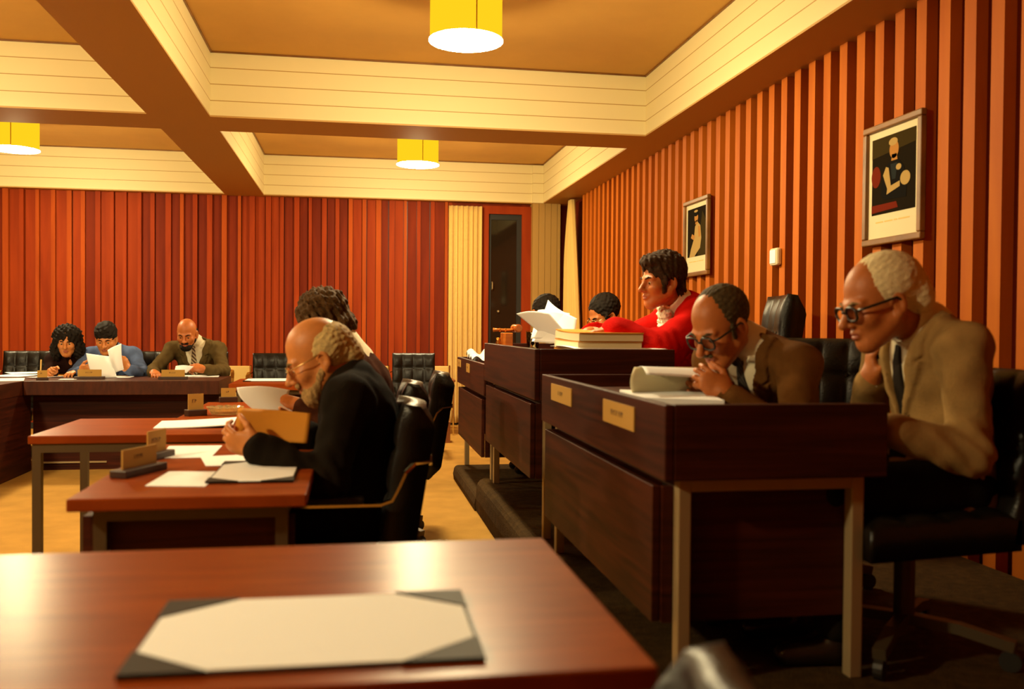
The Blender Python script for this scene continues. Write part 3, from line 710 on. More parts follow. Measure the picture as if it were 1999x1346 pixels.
# ------------------------------------------------------------------ people: smooth implicit surfaces meshed by surface nets
F32 = np.float32
def nrm(v): v = np.asarray(v, float); return v/np.linalg.norm(v)
def frame(fwd, up):
    """columns: left->right handed axes (right, forward, up)"""
    f = nrm(fwd); r = nrm(np.cross(f, up)); u = np.cross(r, f); return np.stack([r, f, u], 1)
class Field:
    def __init__(s, res): s.res = res; s.ops = []
    def cone(s, a, b, ra, rb=None, k=.03, mode='u', inf=0.):
        a = np.asarray(a, float); b = np.asarray(b, float); rb = ra if rb is None else rb
        ra += inf; rb += inf
        s.ops.append(('c', np.minimum(a-ra, b-rb), np.maximum(a+ra, b+rb), (a, b, ra, rb), k, mode)); return s
    def ell(s, c, r, A=None, k=.03, mode='u', inf=0.):
        c = np.asarray(c, float); r = np.asarray(r, float)+inf; A = np.eye(3) if A is None else A
        e = np.sqrt(((A*r[None, :])**2).sum(1)); s.ops.append(('e', c-e, c+e, (c, r, A), k, mode)); return s
    def box(s, c, h, A=None, rd=.0, k=.01, mode='u'):
        c = np.asarray(c, float); h = np.asarray(h, float); A = np.eye(3) if A is None else A
        e = np.abs(A*h[None, :]).sum(1)+rd; s.ops.append(('b', c-e, c+e, (c, h, A, rd), k, mode)); return s
    def fn(s, f, lo, hi, k=.0, mode='i'):
        s.ops.append(('f', np.asarray(lo, float), np.asarray(hi, float), f, k, mode)); return s
    def mesh(s, noise=None):
        un = [o for o in s.ops if o[5] == 'u']
        pad = 3*s.res
        lo = np.min([o[1] for o in un], 0)-pad; hi = np.max([o[2] for o in un], 0)+pad
        n = np.ceil((hi-lo)/s.res).astype(int)+1
        D = np.full(n, .1, F32)
        ax = [(lo[i]+s.res*np.arange(n[i])).astype(F32) for i in range(3)]
        for kind, l, h, pr, k, mode in s.ops:
            m = max(k, 0)+4*s.res
            i0 = np.clip(np.floor((l-m-lo)/s.res).astype(int), 0, n); i1 = np.clip(np.ceil((h+m-lo)/s.res).astype(int)+1, 0, n)
            if np.any(i1 <= i0): continue
            sl = tuple(slice(a, b) for a, b in zip(i0, i1))
            X = ax[0][sl[0]][:, None, None]; Y = ax[1][sl[1]][None, :, None]; Z = ax[2][sl[2]][None, None, :]
            if kind == 'c':
                a, b, ra, rb = pr; ba = (b-a).astype(F32); L = max(float(ba@ba), 1e-9)
                px, py, pz = X-F32(a[0]), Y-F32(a[1]), Z-F32(a[2])
                t = np.clip((px*ba[0]+py*ba[1]+pz*ba[2])/F32(L), 0, 1)
                d = np.sqrt((px-ba[0]*t)**2+(py-ba[1]*t)**2+(pz-ba[2]*t)**2)-(F32(ra)+F32(rb-ra)*t)
            elif kind in 'eb':
                c, r, A = pr[:3]; A = A.astype(F32)
                px, py, pz = X-F32(c[0]), Y-F32(c[1]), Z-F32(c[2])
                q = [px*A[0, i]+py*A[1, i]+pz*A[2, i] for i in range(3)]
                if kind == 'e':
                    w = [q[i]/F32(r[i]) for i in range(3)]
                    k0 = np.sqrt(w[0]**2+w[1]**2+w[2]**2); k1 = np.sqrt(sum((w[i]/F32(r[i]))**2 for i in range(3)))+F32(1e-6)
                    d = k0*(k0-1)/k1
                else:
                    e = [np.abs(q[i])-F32(r[i]) for i in range(3)]
                    d = np.sqrt(sum(np.maximum(v, 0)**2 for v in e))+np.minimum(np.maximum(np.maximum(e[0], e[1]), e[2]), 0)-F32(pr[3])
            else: d = pr(X, Y, Z, D[sl])
            E = D[sl]
            if mode == 'u':
                if k > 0:
                    hh = np.clip(.5+.5*(E-d)/F32(k), 0, 1); E = E*(1-hh)+d*hh-F32(k)*hh*(1-hh)
                else: E = np.minimum(E, d)
            elif mode == 's':
                if k > 0:
                    hh = np.clip(.5-.5*(E+d)/F32(k), 0, 1); E = E*(1-hh)-d*hh+F32(k)*hh*(1-hh)
                else: E = np.maximum(E, -d)
            else: E = np.broadcast_to(d, E.shape)
            D[sl] = E
        if noise is not None: D = D+noise(ax[0][:, None, None], ax[1][None, :, None], ax[2][None, None, :]).astype(F32)
        return nets(D, lo, s.res)
def nets(D, lo, res):
    S = D < 0
    c = np.zeros(tuple(np.array(D.shape)-1), np.int8)
    for dx in (0, 1):
        for dy in (0, 1):
            for dz in (0, 1): c += S[dx:dx+c.shape[0], dy:dy+c.shape[1], dz:dz+c.shape[2]]
    idx = np.argwhere((c > 0) & (c < 8)); N = len(idx)
    if N == 0: return np.zeros((0, 3)), np.zeros((0, 4), int)
    vid = np.full(c.shape, -1, np.int32); vid[tuple(idx.T)] = np.arange(N)
    acc = np.zeros((N, 3)); cnt = np.zeros(N)
    cs = [(dx, dy, dz) for dx in (0, 1) for dy in (0, 1) for dz in (0, 1)]
    V = {k: D[idx[:, 0]+k[0], idx[:, 1]+k[1], idx[:, 2]+k[2]].astype(float) for k in cs}
    for a in cs:
        for ax_ in range(3):
            if a[ax_]: continue
            b = list(a); b[ax_] = 1; b = tuple(b)
            va, vb = V[a], V[b]; m = (va < 0) != (vb < 0)
            t = np.where(m, va/np.where(m, va-vb, 1), 0)
            p = np.tile(np.array(a, float), (N, 1)); p[:, ax_] += t
            acc += np.where(m[:, None], p, 0); cnt += m
    P = lo+res*(idx+acc/cnt[:, None])
    Q = []
    for ax_ in range(3):
        u, v = [(1, 2), (2, 0), (0, 1)][ax_]
        s0 = [slice(None)]*3; s1 = [slice(None)]*3; s0[ax_] = slice(0, -1); s1[ax_] = slice(1, None)
        A, B = S[tuple(s0)], S[tuple(s1)]
        e = np.argwhere(A != B); flip = A[tuple(e.T)]
        ok = (e[:, u] > 0) & (e[:, v] > 0) & (e[:, u] < D.shape[u]-1) & (e[:, v] < D.shape[v]-1)
        e = e[ok]; flip = flip[ok]
        def g(du, dv):
            q = e.copy(); q[:, u] -= du; q[:, v] -= dv; return vid[tuple(q.T)]
        q = np.stack([g(1, 1), g(0, 1), g(0, 0), g(1, 0)], 1)
        q[~flip] = q[~flip][:, ::-1]; Q.append(q)
    return P, np.concatenate(Q)
def np_obj(name, P, Q, mats, parent, mi=None, relax=0):
    if relax:
        for _ in range(relax):
            a = np.zeros_like(P); n_ = np.zeros(len(P))
            for i in range(4):
                x, y = Q[:, i], Q[:, (i+1) % 4]
                np.add.at(a, x, P[y]); np.add.at(n_, x, 1); np.add.at(a, y, P[x]); np.add.at(n_, y, 1)
            P = .5*P+.5*a/np.maximum(n_, 1)[:, None]
    me = bpy.data.meshes.new(name)
    nv, nf = len(P), len(Q)
    me.vertices.add(nv); me.vertices.foreach_set('co', P.astype(F32).ravel())
    me.loops.add(nf*4); me.loops.foreach_set('vertex_index', Q.astype(np.int32).ravel())
    me.polygons.add(nf); me.polygons.foreach_set('loop_start', np.arange(0, nf*4, 4, dtype=np.int32))
    me.polygons.foreach_set('use_smooth', np.ones(nf, bool))
    ml = mats if isinstance(mats, (list, tuple)) else [mats]
    for m in ml: me.materials.append(M[m] if isinstance(m, str) else m)
    if mi is not None: me.polygons.foreach_set('material_index', mi.astype(np.int32))
    me.update(calc_edges=True); me.validate()
    o = bpy.data.objects.new(name, me); COL.objects.link(o)
    if parent is not None:
        o.parent = parent; o.matrix_parent_inverse = Matrix.Translation(-Vector(parent.location))
    return o
def wave_noise(seed, amp, wl, n=5, dirv=None):
    g = np.random.default_rng(seed); K = g.normal(size=(n, 3)); K /= np.linalg.norm(K, axis=1)[:, None]
    if dirv is not None:                                # suppress variation along the comb direction
        d = nrm(dirv); K = K-.85*(K@d)[:, None]*d; K /= np.linalg.norm(K, axis=1)[:, None]
    W = 2*PI/(wl*g.uniform(.7, 1.5, n)); ph = g.uniform(0, 6.28, n)
    def f(X, Y, Z):
        o = 0
        for i in range(n): o = o+np.sin(F32(W[i]*K[i, 0])*X+F32(W[i]*K[i, 1])*Y+F32(W[i]*K[i, 2])*Z+F32(ph[i]))
        return o*F32(amp/math.sqrt(n))
    return f

def skinmat(name, col, lip):
    m = mat(name, col, .48, spec=.4, var=(60., .05)); b = m.node_tree.nodes['Principled BSDF']
    b.inputs['Subsurface Weight'].default_value = .08; b.inputs['Subsurface Radius'].default_value = (.02, .006, .003); b.inputs['Subsurface Scale'].default_value = .3
    return m
M['skin'] = skinmat('skin_ruddy', (.47, .165, .055), 0)
M['skin_pale'] = skinmat('skin_light', (.56, .235, .085), 0)
M['lip'] = mat('lips', (.34, .095, .06), .45)
M['eyewhite'] = mat('eye_white', (.6, .5, .38), .25); M['iris'] = mat('eye_iris', (.03, .018, .01), .2)
def hairmat(n, c, st=.25):
    m = wood(n, tuple(x*(1-st) for x in c), tuple(min(1, x*(1+st)) for x in c), (1, 1, 1), .7, 90.); nt = m.node_tree; b = nt.nodes['Principled BSDF']; b.inputs['Specular IOR Level'].default_value = .18
    tc = nt.nodes.new('ShaderNodeTexCoord'); nz = nt.nodes.new('ShaderNodeTexNoise'); nz.inputs['Scale'].default_value = 260.; nz.inputs['Detail'].default_value = 3
    bp = nt.nodes.new('ShaderNodeBump'); bp.inputs['Strength'].default_value = .7; bp.inputs['Distance'].default_value = .004
    nt.links.new(tc.outputs['Object'], nz.inputs['Vector']); nt.links.new(nz.outputs['Fac'], bp.inputs['Height']); nt.links.new(bp.outputs['Normal'], b.inputs['Normal'])
    return m
M['hair_black'] = hairmat('black_hair', (.010, .007, .005)); M['hair_brown'] = hairmat('dark_brown_hair', (.035, .018, .008), .4)
M['hair_fair'] = hairmat('brown_hair', (.075, .042, .016), .45); M['hair_white'] = hairmat('white_hair', (.78, .74, .62), .10)
M['hair_grey'] = hairmat('grey_streaked_hair', (.07, .055, .032), .5); M['hair_silver'] = hairmat('silver_brown_hair', (.54, .45, .27), .22)
M['beard_grey'] = hairmat('grey_beard', (.36, .25, .13), .3); M['brow_grey'] = hairmat('grey_brow', (.25, .18, .1), .3)
def cloth(n, c, b=(260., .35), v=(14., .18)): M[n] = mat(n+'_cloth', c, .9, spec=.06, sheen=.0, bump=b, var=v)
cloth('suit_black', (.010, .0075, .006)); cloth('suit_maroon', (.05, .017, .010)); cloth('suit_brown', (.135, .066, .024)); cloth('suit_grey', (.30, .205, .105))
cloth('suit_greybrown', (.10, .075, .038)); cloth('blouse_maroon', (.016, .006, .006)); cloth('jacket_blue', (.085, .14, .40)); cloth('robe_red', (.52, .006, .004), v=(8., .12))
cloth('shirt', (.80, .72, .52), v=(30., .03)); cloth('trousers_dark', (.010, .008, .0065)); cloth('trousers_grey', (.2, .14, .075)); cloth('knit_black', (.015, .012, .012))
cloth('lace', (.86, .80, .62), b=(90., .8), v=(40., .1)); cloth('tie_dark', (.02, .016, .016))
M['shoe'] = mat('shoe_leather', (.015, .01, .008), .3)
def stripes(n, c1, c2, sc, rot):
    m = mat(n, c1, .7); nt = m.node_tree; b = nt.nodes['Principled BSDF']; tc = nt.nodes.new('ShaderNodeTexCoord'); mp = nt.nodes.new('ShaderNodeMapping'); mp.inputs['Rotation'].default_value = rot
    w_ = nt.nodes.new('ShaderNodeTexWave'); w_.inputs['Scale'].default_value = sc; r = nt.nodes.new('ShaderNodeValToRGB'); r.color_ramp.interpolation = 'CONSTANT'
    r.color_ramp.elements[0].color = (*c1, 1); r.color_ramp.elements[1].color = (*c2, 1); r.color_ramp.elements[1].position = .55
    nt.links.new(tc.outputs['Object'], mp.inputs[0]); nt.links.new(mp.outputs[0], w_.inputs[0]); nt.links.new(w_.outputs['Fac'], r.inputs[0]); nt.links.new(r.outputs[0], b.inputs['Base Color']); return m
M['tie_stripe'] = stripes('striped_tie', (.09, .04, .022), (.50, .40, .24), 13., (0, .75, 0))
M['tie_pattern'] = stripes('patterned_tie', (.016, .013, .014), (.06, .045, .03), 40., (0, .6, .3))
M['spec_dark'] = mat('dark_spectacle_frame', (.015, .011, .008), .3); M['spec_metal'] = mat('metal_spectacle_frame', (.6, .45, .25), .25, 1.)
M['lens'] = glass('spectacle_lens'); M['lens'].node_tree.nodes['Principled BSDF'].inputs['IOR'].default_value = 1.05

def ik(S, W, l1, l2, pole):
    S = np.asarray(S, float); W = np.asarray(W, float); d = W-S; L = np.linalg.norm(d)
    s = max(1., L/((l1+l2)*.985)); l1 *= s; l2 *= s
    dn = d/L; a = (l1*l1-l2*l2+L*L)/(2*L); h = math.sqrt(max(l1*l1-a*a, 0))
    p = np.asarray(pole, float); p = p-dn*(p@dn); return S+dn*a+nrm(p)*h

def person(sp):
    res = sp.get('res', .006); cres = sp.get('cres', .0075)
    heading = np.array([math.cos(sp['head_deg']*PI/180), math.sin(sp['head_deg']*PI/180), 0.])   # body facing
    up = np.array([0, 0, 1.]); left = np.cross(up, heading); h = heading
    P = np.array(sp['pelvis'], float); lean = R(sp.get('lean', 10)); hun = R(sp.get('hunch', 12)); roll = R(sp.get('roll', 0))
    sc = sp.get('scale', 1.)
    t1 = math.cos(lean)*up+math.sin(lean)*h+math.sin(roll)*left; t1 = nrm(t1)
    t2 = nrm(math.cos(lean+hun)*up+math.sin(lean+hun)*h+math.sin(roll)*left)
    waist = P+t1*.17*sc; chest = P+t1*.25*sc+t2*.08*sc; nb = P+t1*.25*sc+t2*.265*sc
    f1 = nrm(np.cross(left, t1)); f2 = nrm(np.cross(left, t2))
    A1 = np.stack([left, f1, t1], 1); A2 = np.stack([left, f2, t2], 1)
    shw = sp.get('shw', .185)*sc; sf = sp.get('shf', .03)
    SH = {1: nb-t2*.10*sc+left*shw+f2*sf, -1: nb-t2*.10*sc-left*shw+f2*sf}
    if 'sh' in sp:
        for s, o in sp['sh'].items(): SH[s] = SH[s]+np.array(o)
    W = {s: np.array(sp['wrist'][s], float) for s in (1, -1)}
    E = {s: ik(SH[s], W[s], .29*sc, .25*sc, sp.get('pole', {}).get(s, -up*.8+left*s*.5-h*.3)) for s in (1, -1)}
    root = thing(sp.get('name', 'person'), sp['label'], 'person', (P[0], P[1], sp['floor']))
    # head
    H = np.array(sp['head'], float); HA = frame(sp['face'], sp.get('faceup', up)); hs = sp.get('hs', 1.03)
    def hp(x, y, z): return H+HA@(np.array([x, y, z])*hs)
    belly = sp.get('belly', 0.)
    def torso(F, i=0., k=.05):
        F.ell(P+t1*.03, (.165*sc, .125*sc, .13*sc), A1, k=k, inf=i); F.ell(P+t1*.14*sc+f1*belly*.5, (.155*sc, .115*sc+belly, .15*sc), A1, k=k, inf=i)
        F.ell(chest, (.165*sc, .118*sc, .165*sc), A2, k=k, inf=i)
        F.cone(SH[1], SH[-1], .048*sc, k=k, inf=i)
        for s in (1, -1): F.cone(nb-t2*.035, SH[s]+t2*.008, .038*sc, .042*sc, k=.04, inf=i)
        return F
    def arms(F, i=0., k=.04, end=1., i2=None, sides=(1, -1)):
        i2 = i if i2 is None else i2
        for s in sides:
            F.ell(SH[s], (.055*sc,)*3, k=k, inf=i); F.cone(SH[s], E[s], .046*sc, .039*sc, k=k, inf=i)
            F.cone(E[s], E[s]+(W[s]-E[s])*end, .042*sc, (.042+(.029-.042)*end)*sc+(i2-i), k=k*.7, inf=i)
        return F
    # ---- body
    B = torso(Field(res)); arms(B)
    fl = sp['floor']
    KN = {}; AN = {}
    for s in (1, -1):
        hip = P+left*s*.09*sc-t1*.01
        kn = np.array(sp['knee'][s], float) if 'knee' in sp else np.array([*(P+h*.43*sc+left*s*.12)[:2], P[2]+.01])
        an = np.array([*(kn+h*sp.get('foot', -.05))[:2], fl+.085]); KN[s] = kn; AN[s] = an
        B.cone(hip, kn, .085*sc, .056*sc, k=.05).cone(kn, an, .054*sc, .036*sc, k=.03).cone(an-np.array([0, 0, .04]), an+h*.13-np.array([0, 0, .055]), .035, .026, k=.02)
    B.cone(nb-t2*.04, hp(0, -.028, -.045), .055*sc, .051*hs, k=.03)
    B.ell(hp(0, -.012, .042), np.array((.075, .096, .088))*hs, HA, k=.02)
    B.ell(hp(0, .028, -.028), np.array((.060, .064, .082))*hs, HA, k=.03)
    B.cone(hp(0, .035, -.06), hp(0, .066, -.098), .036*hs, .023*hs, k=.03)
    fat = sp.get('jowl', 0.)
    for s in (1, -1):
        B.cone(hp(s*.056, -.005, -.045), hp(s*.018, .062, -.094), (.018+fat)*hs, .016*hs, k=.03)
        B.ell(hp(s*.041, .060, -.022), np.array((.024, .022, .022))*hs, HA, k=.025)
        B.cone(hp(s*.012, .086, .023), hp(s*.044, .072, .022), .009*hs, .009*hs, k=.016)
        B.ell(hp(s*.031, .095, .002), np.array((.017, .014, .0135))*hs, HA, k=.014, mode='s')
        B.ell(hp(s*.031, .0735, .003), np.array((.0150, .0142, .0135))*hs, HA, k=.005)
        if sp.get('eyes', 1) > 0: B.ell(hp(s*.031, .089, .0015-.002*(1-sp['eyes'] if sp.get('eyes') else 0)), np.array((.0115, .010, .0055*sp.get('eyes', 1)))*hs, HA, k=.002, mode='s')
        # ears
        EA = HA@np.array([[math.cos(.35*s), -math.sin(.35*s)*1, 0], [math.sin(.35*s), math.cos(.35*s), 0], [0, 0, 1.]])
        if sp.get('ears', True):
            B.ell(hp(s*.079, -.016, -.004), np.array((.0085, .019, .033))*hs, EA, k=.008)
            B.ell(hp(s*.088, -.011, -.002), np.array((.008, .010, .019))*hs, EA, k=.006, mode='s')
            B.ell(hp(s*.077, -.008, -.033), np.array((.007, .009, .010))*hs, EA, k=.008)
    nl = sp.get('nose', 1.)
    B.cone(hp(0, .084, .018), hp(0, .084+.030*nl, -.026), .0085*hs, .0115*hs, k=.014)
    B.ell(hp(0, .082+.033*nl, -.029), np.array((.012, .011, .010))*hs, HA, k=.008)
    for s in (1, -1): B.ell(hp(s*.0125, .098, -.033), np.array((.009, .011, .008))*hs, HA, k=.008)
    B.cone(hp(-.016, .086, -.058), hp(.016, .086, -.058), .0075*hs, k=.012).ell(hp(0, .094, -.0565), np.array((.014, .007, .006))*hs, HA, k=.008)
    B.ell(hp(0, .0925, -.0695), np.array((.017, .008, .0065))*hs, HA, k=.008)
    B.box(hp(0, .104, -.0632), np.array((.022, .010, .0006))*hs, HA, rd=.0008, k=.004, mode='s')
    # ---- hands
    lipc = hp(0, .098, -.0632)
    for s in (1, -1):
        hd = sp['hand'][s]; d = nrm(hd['dir']); n = np.asarray(hd['palm'], float); n = nrm(n-d*(n@d)); lat = np.cross(d, n)*s   # lat points to thumb side
        if hd.get('thumb') is not None and np.dot(lat, hd['thumb']) < 0: lat = -lat
        w0 = W[s]; fr = sp.get('finger', .0088)
        PA = np.stack([lat, d, n], 1)
        B.cone(w0-d*.02, w0+d*.02, .027, .029, k=.02)
        B.ell(w0+d*.052, (.041, .055, .0165), PA, k=.018)
        B.ell(w0+d*.03+lat*.026+n*.008, (.017, .032, .016), PA, k=.015)
        curl = hd.get('curl', .5)
        for j, (o, L0, kk) in enumerate(((.029, .074, 0), (.010, .083, 0), (-.010, .077, 0), (-.028, .060, 0))):
            p = w0+d*(.092-.006*abs(j-1.3))+lat*o; a = 0.
            spread = (1.5-j)*.05
            cj = curl*(1+.12*j) if not isinstance(curl, (list, tuple)) else curl[j]
            for q, (fL, fa) in enumerate(((.45, .75), (.31, 1.), (.24, .75))):
                a += cj*fa
                dd = nrm(math.cos(a)*d+math.sin(a)*n+lat*spread); p2 = p+dd*L0*fL
                B.cone(p, p2, fr*(1.02-.08*q), fr*(.96-.08*q), k=.004); p = p2
        tb = w0+d*.025+lat*.034+n*.008; ta = hd.get('tcurl', .5)
        td = nrm(d*.72+lat*.62+n*.35); p1 = tb+td*.038; td2 = nrm(d*.9+lat*.15+n*(.2+ta)); p2 = p1+td2*.030; p3 = p2+nrm(td2+n*ta*.5)*.024
        B.cone(tb, p1, fr*1.5, fr*1.18, k=.012).cone(p1, p2, fr*1.15, fr*1.05, k=.004).cone(p2, p3, fr*1.05, fr*.85, k=.004)
    V, Q = B.mesh()
    fc = V[Q].mean(1); dl = (fc-lipc)@HA/hs
    lips = (dl[:, 0]/.021)**2+(dl[:, 2]/.0105)**2 < 1
    lips &= np.abs(dl[:, 1]) < .02
    np_obj('body', V, Q, [sp.get('skin', 'skin'), 'lip'], root, mi=lips.astype(int))
    if sp.get('eyes', 1) > 0:
        for s in (1, -1):
            c = hp(s*.031, .0742, .002); mb = MB(); nn = 16; vs = [c+HA@np.array((0, .0128*hs, 0))]; fs = []; mi = []
            look = nrm(HA@np.array((0, 1, -.25)))
            rr = .0126*hs; XA = frame(look, HA[:, 2])
            ring = [0.25, .45, .6, .9, 1.3, 1.8, 2.4, 3.0]
            vs = [c+look*rr]
            for a in ring: vs += [c+rr*(math.cos(a)*XA[:, 1]+math.sin(a)*(math.cos(2*PI*i/nn)*XA[:, 0]+math.sin(2*PI*i/nn)*XA[:, 2])) for i in range(nn)]
            for i in range(nn): fs.append((0, 1+i, 1+(i+1) % nn)); mi.append(1)
            for k in range(len(ring)-1):
                for i in range(nn): fs.append((1+k*nn+i, 1+(k+1)*nn+i, 1+(k+1)*nn+(i+1) % nn, 1+k*nn+(i+1) % nn)); mi.append(1 if k < 2 else 0)
            fs.append(tuple(1+(len(ring)-1)*nn+i for i in range(nn))); mi.append(0)
            mb.add(vs, fs); mb.mi = mi
            o = obj('eye', mb, ['eyewhite', 'iris'], None, smooth=True); o.parent = root; o.matrix_parent_inverse = Matrix.Translation(-Vector(root.location))
    def part(name, F, m, noise=None, relax=0, mi=None):
        V, Q = F.mesh(noise)
        if len(Q) == 0: return None
        return np_obj(name, V, Q, m, root, relax=relax)
    # ---- hair, beard, brows
    hr = min(res, .005)
    if 'hair' in sp:
        F = Field(hr)
        for o in sp['hair']:
            kind, c, r, kw = o[0], o[1], o[2], (o[3] if len(o) > 3 else {})
            if kind == 'e': F.ell(hp(*c), np.array(r)*hs, HA, k=kw.get('k', .015), mode=kw.get('m', 'u'))
            elif kind == 'c': F.cone(hp(*c), hp(*r), kw['ra']*hs, kw.get('rb', kw['ra'])*hs, k=kw.get('k', .015), mode=kw.get('m', 'u'))
            elif kind == 'b': F.box(hp(*c), np.array(r)*hs, HA@np.array(Matrix.Rotation(kw.get('rx', 0), 3, 'X')), rd=.004, k=kw.get('k', .012), mode=kw.get('m', 'u'))
        na, nw = sp.get('hairnoise', (.0013, .012))
        part('hair', F, sp['hairmat'], wave_noise(sp.get('seed', 1), na, nw, 7, None if sp.get('curly') else HA@np.array(sp.get('comb', (0, -.8, .3)))))
    if 'beard' in sp:
        F = Field(hr)
        for o in sp['beard']:
            kind, c, r, kw = o[0], o[1], o[2], (o[3] if len(o) > 3 else {})
            if kind == 'e': F.ell(hp(*c), np.array(r)*hs, HA, k=kw.get('k', .015), mode=kw.get('m', 'u'))
            else: F.cone(hp(*c), hp(*r), kw['ra']*hs, kw.get('rb', kw['ra'])*hs, k=kw.get('k', .015), mode=kw.get('m', 'u'))
        part('beard', F, sp['beardmat'], wave_noise(3, .002, .012, 6, HA@np.array((0, .2, -1))))
    if sp.get('brows', True):
        for s in (1, -1):
            F = Field(min(res, .004)); F.cone(hp(s*.014, .0945, .021), hp(s*.034, .090, .028), .0045*hs, .0042*hs, k=.004).cone(hp(s*.034, .090, .028), hp(s*.049, .076, .023), .0042*hs, .003*hs, k=.004)
            part('eyebrow', F, sp.get('browmat', sp.get('hairmat', 'hair_brown')))
    # ---- clothing
    def tcoords(X, Y, Z):
        d = (X-F32(chest[0]), Y-F32(chest[1]), Z-F32(chest[2]))
        return [d[0]*F32(a[0])+d[1]*F32(a[1])+d[2]*F32(a[2]) for a in (left, f2, t2)]
    lo_all = P-np.array((1.2,)*3); hi_all = P+np.array((1.2,)*3)
    neck_a, neck_b = nb-t2*.05+f2*.005, hp(0, -.028, -.045)
    ji = sp.get('jinf', .013); top = sp['top']
    vtop, vbot, vw = .19, sp.get('vbot', -.13), sp.get('vw', .075)
    if top in ('suit', 'robe', 'jacket'):
        F = Field(cres); torso(F, ji); end = sp.get('slv', .90)
        for s in (1, -1):
            F.ell(SH[s]+t2*.006, (.057*sc,)*3, k=.03, inf=ji*.9)
            if top == 'robe':
                F.cone(SH[s], E[s], .054, .068, k=.05, inf=ji); F.cone(E[s], E[s]+(W[s]-E[s])*end, .075, .066, k=.05, inf=.008)
                F.cone(E[s]-up*.04, E[s]+(W[s]-E[s])*end*.9-up*.03, .05, .045, k=.06); F.cone(SH[s]-up*.05, P+left*s*.12+h*.05+up*.12, .07, .10, k=.08)
            else:
                F.cone(SH[s], E[s], .050*sc, .043*sc, k=.035, inf=ji); F.cone(E[s], E[s]+(W[s]-E[s])*end, .046*sc, .037*sc, k=.03, inf=ji*.9)
        if top == 'robe':
            F.ell(P+t1*.0, (.21, .19, .17), A1, k=.08); F.ell(P+t1*.16, (.2, .15, .2), A1, k=.08)
        else: F.ell(P-t1*.05, (.175*sc, .145*sc, .12*sc), A1, k=.05, inf=ji)
        # lapels: a slightly thicker band beside the opening, then the opening itself, then the neck hole
        def op(X, Y, Z, D):
            u, f, v = tcoords(X, Y, Z)
            au = np.abs(u); wv = F32(vw)*(v-F32(vbot))/F32(vtop-vbot)
            if top == 'suit':
                wl = wv+F32(.055)*np.clip((v-F32(vbot))/F32(.18), 0, 1)*(1-.35*np.clip((v-F32(.07))/F32(.1), 0, 1))
                notch = (np.abs(v-F32(.075)-(au-wl)*F32(.6)) < .006) & (au > wl-.022)
                band = (au < wl) & (v > vbot) & (f > 0) & ~notch
                D = np.where(band, D-F32(.011), D)
            cut = np.maximum(au-wv, -(v-F32(vbot))); cut = np.maximum(cut, -f+F32(.02))
            return np.maximum(D, -cut)
        if sp.get('vneck', True): F.fn(op, lo_all, hi_all)
        na_ = nrm(neck_b-nb); F.cone(nb+na_*.045+f2*.008, nb+na_*.30, sp.get('neckcut', .076), .11, k=.010, mode='s')
        def folds(X, Y, Z, D):                                                  # creases gathered round the elbows
            for s in (1, -1):
                e = E[s]; a = nrm(W[s]-SH[s]); b = nrm(np.cross(E[s]-SH[s], W[s]-E[s])+1e-6)
                dx, dy, dz = X-F32(e[0]), Y-F32(e[1]), Z-F32(e[2]); r2 = dx*dx+dy*dy+dz*dz
                t = dx*F32(a[0])+dy*F32(a[1])+dz*F32(a[2]); q = dx*F32(b[0])+dy*F32(b[1])+dz*F32(b[2])
                D = D+F32(sp.get('crease', .0045))*np.sin(t*F32(2*PI/.045)+F32(22)*q+F32(2)*np.sin(q*F32(40)))*np.exp(-r2/F32(.0125))
            return D
        F.fn(folds, np.min([E[1], E[-1], W[1], W[-1]], 0)-.2, np.max([E[1], E[-1], W[1], W[-1]], 0)+.2)
        wn = wave_noise(sp.get('seed', 1)+5, sp.get('fold', .0028), .07, 5)
        part('robe' if top == 'robe' else 'jacket', F, sp['topmat'], wn)
        # shirt: fills the opening, collar round the neck, cuffs at the wrists
        if sp.get('shirt', True):
            F = Field(cres*.64); torso(F, .006)
            def keep(X, Y, Z, D):
                u, f, v = tcoords(X, Y, Z)
                m = np.maximum(np.abs(u)-F32(vw+.035), -f-F32(.03))
                return np.maximum(D, np.minimum(m, np.sqrt((X-F32(nb[0]))**2+(Y-F32(nb[1]))**2+(Z-F32(nb[2]))**2)-F32(.10)))
            F.cone(nb-t2*.04, hp(0, -.028, -.045), .055*sc+.013, .051*hs+.014, k=.03)
            F.fn(keep, lo_all, hi_all)
            ca = nb-t2*.014+f2*.014; cb = ca+(neck_b-ca)*sp.get('collar', .5)
            F.cone(ca-t2*.015, cb, .074, .0715, k=.008)
            if top == 'suit':
                na = nrm(neck_b-ca); nf = nrm(f2-na*(f2@na)); NA = np.stack([left, nf, na], 1)
                for s in (1, -1): F.box(ca+nf*.077+left*s*.028-na*.004, (.022, .0035, .026), NA@np.array(Matrix.Rotation(-.5*s, 3, 'Y'))@np.array(Matrix.Rotation(.25*s, 3, 'Z')), rd=.004, k=.008)
            F.cone(cb+nrm(neck_b-ca)*.072, cb+nrm(neck_b-ca)*.30, .078, .14, k=.0, mode='s')
            part('shirt', F, sp.get('shirtmat', 'shirt'))
            for s in (1, -1):
                F = Field(cres*.8); a = E[s]+(W[s]-E[s])*(end-.03); b = E[s]+(W[s]-E[s])*min(1., end+.075); F.cone(a, b, .0395, .0375, k=0); F.cone(b-(b-a)*.25, b+(b-a)*.6, .034, .034, k=.002, mode='s')
                if sp.get('cuff', True): part('shirt_cuff', F, 'shirt')
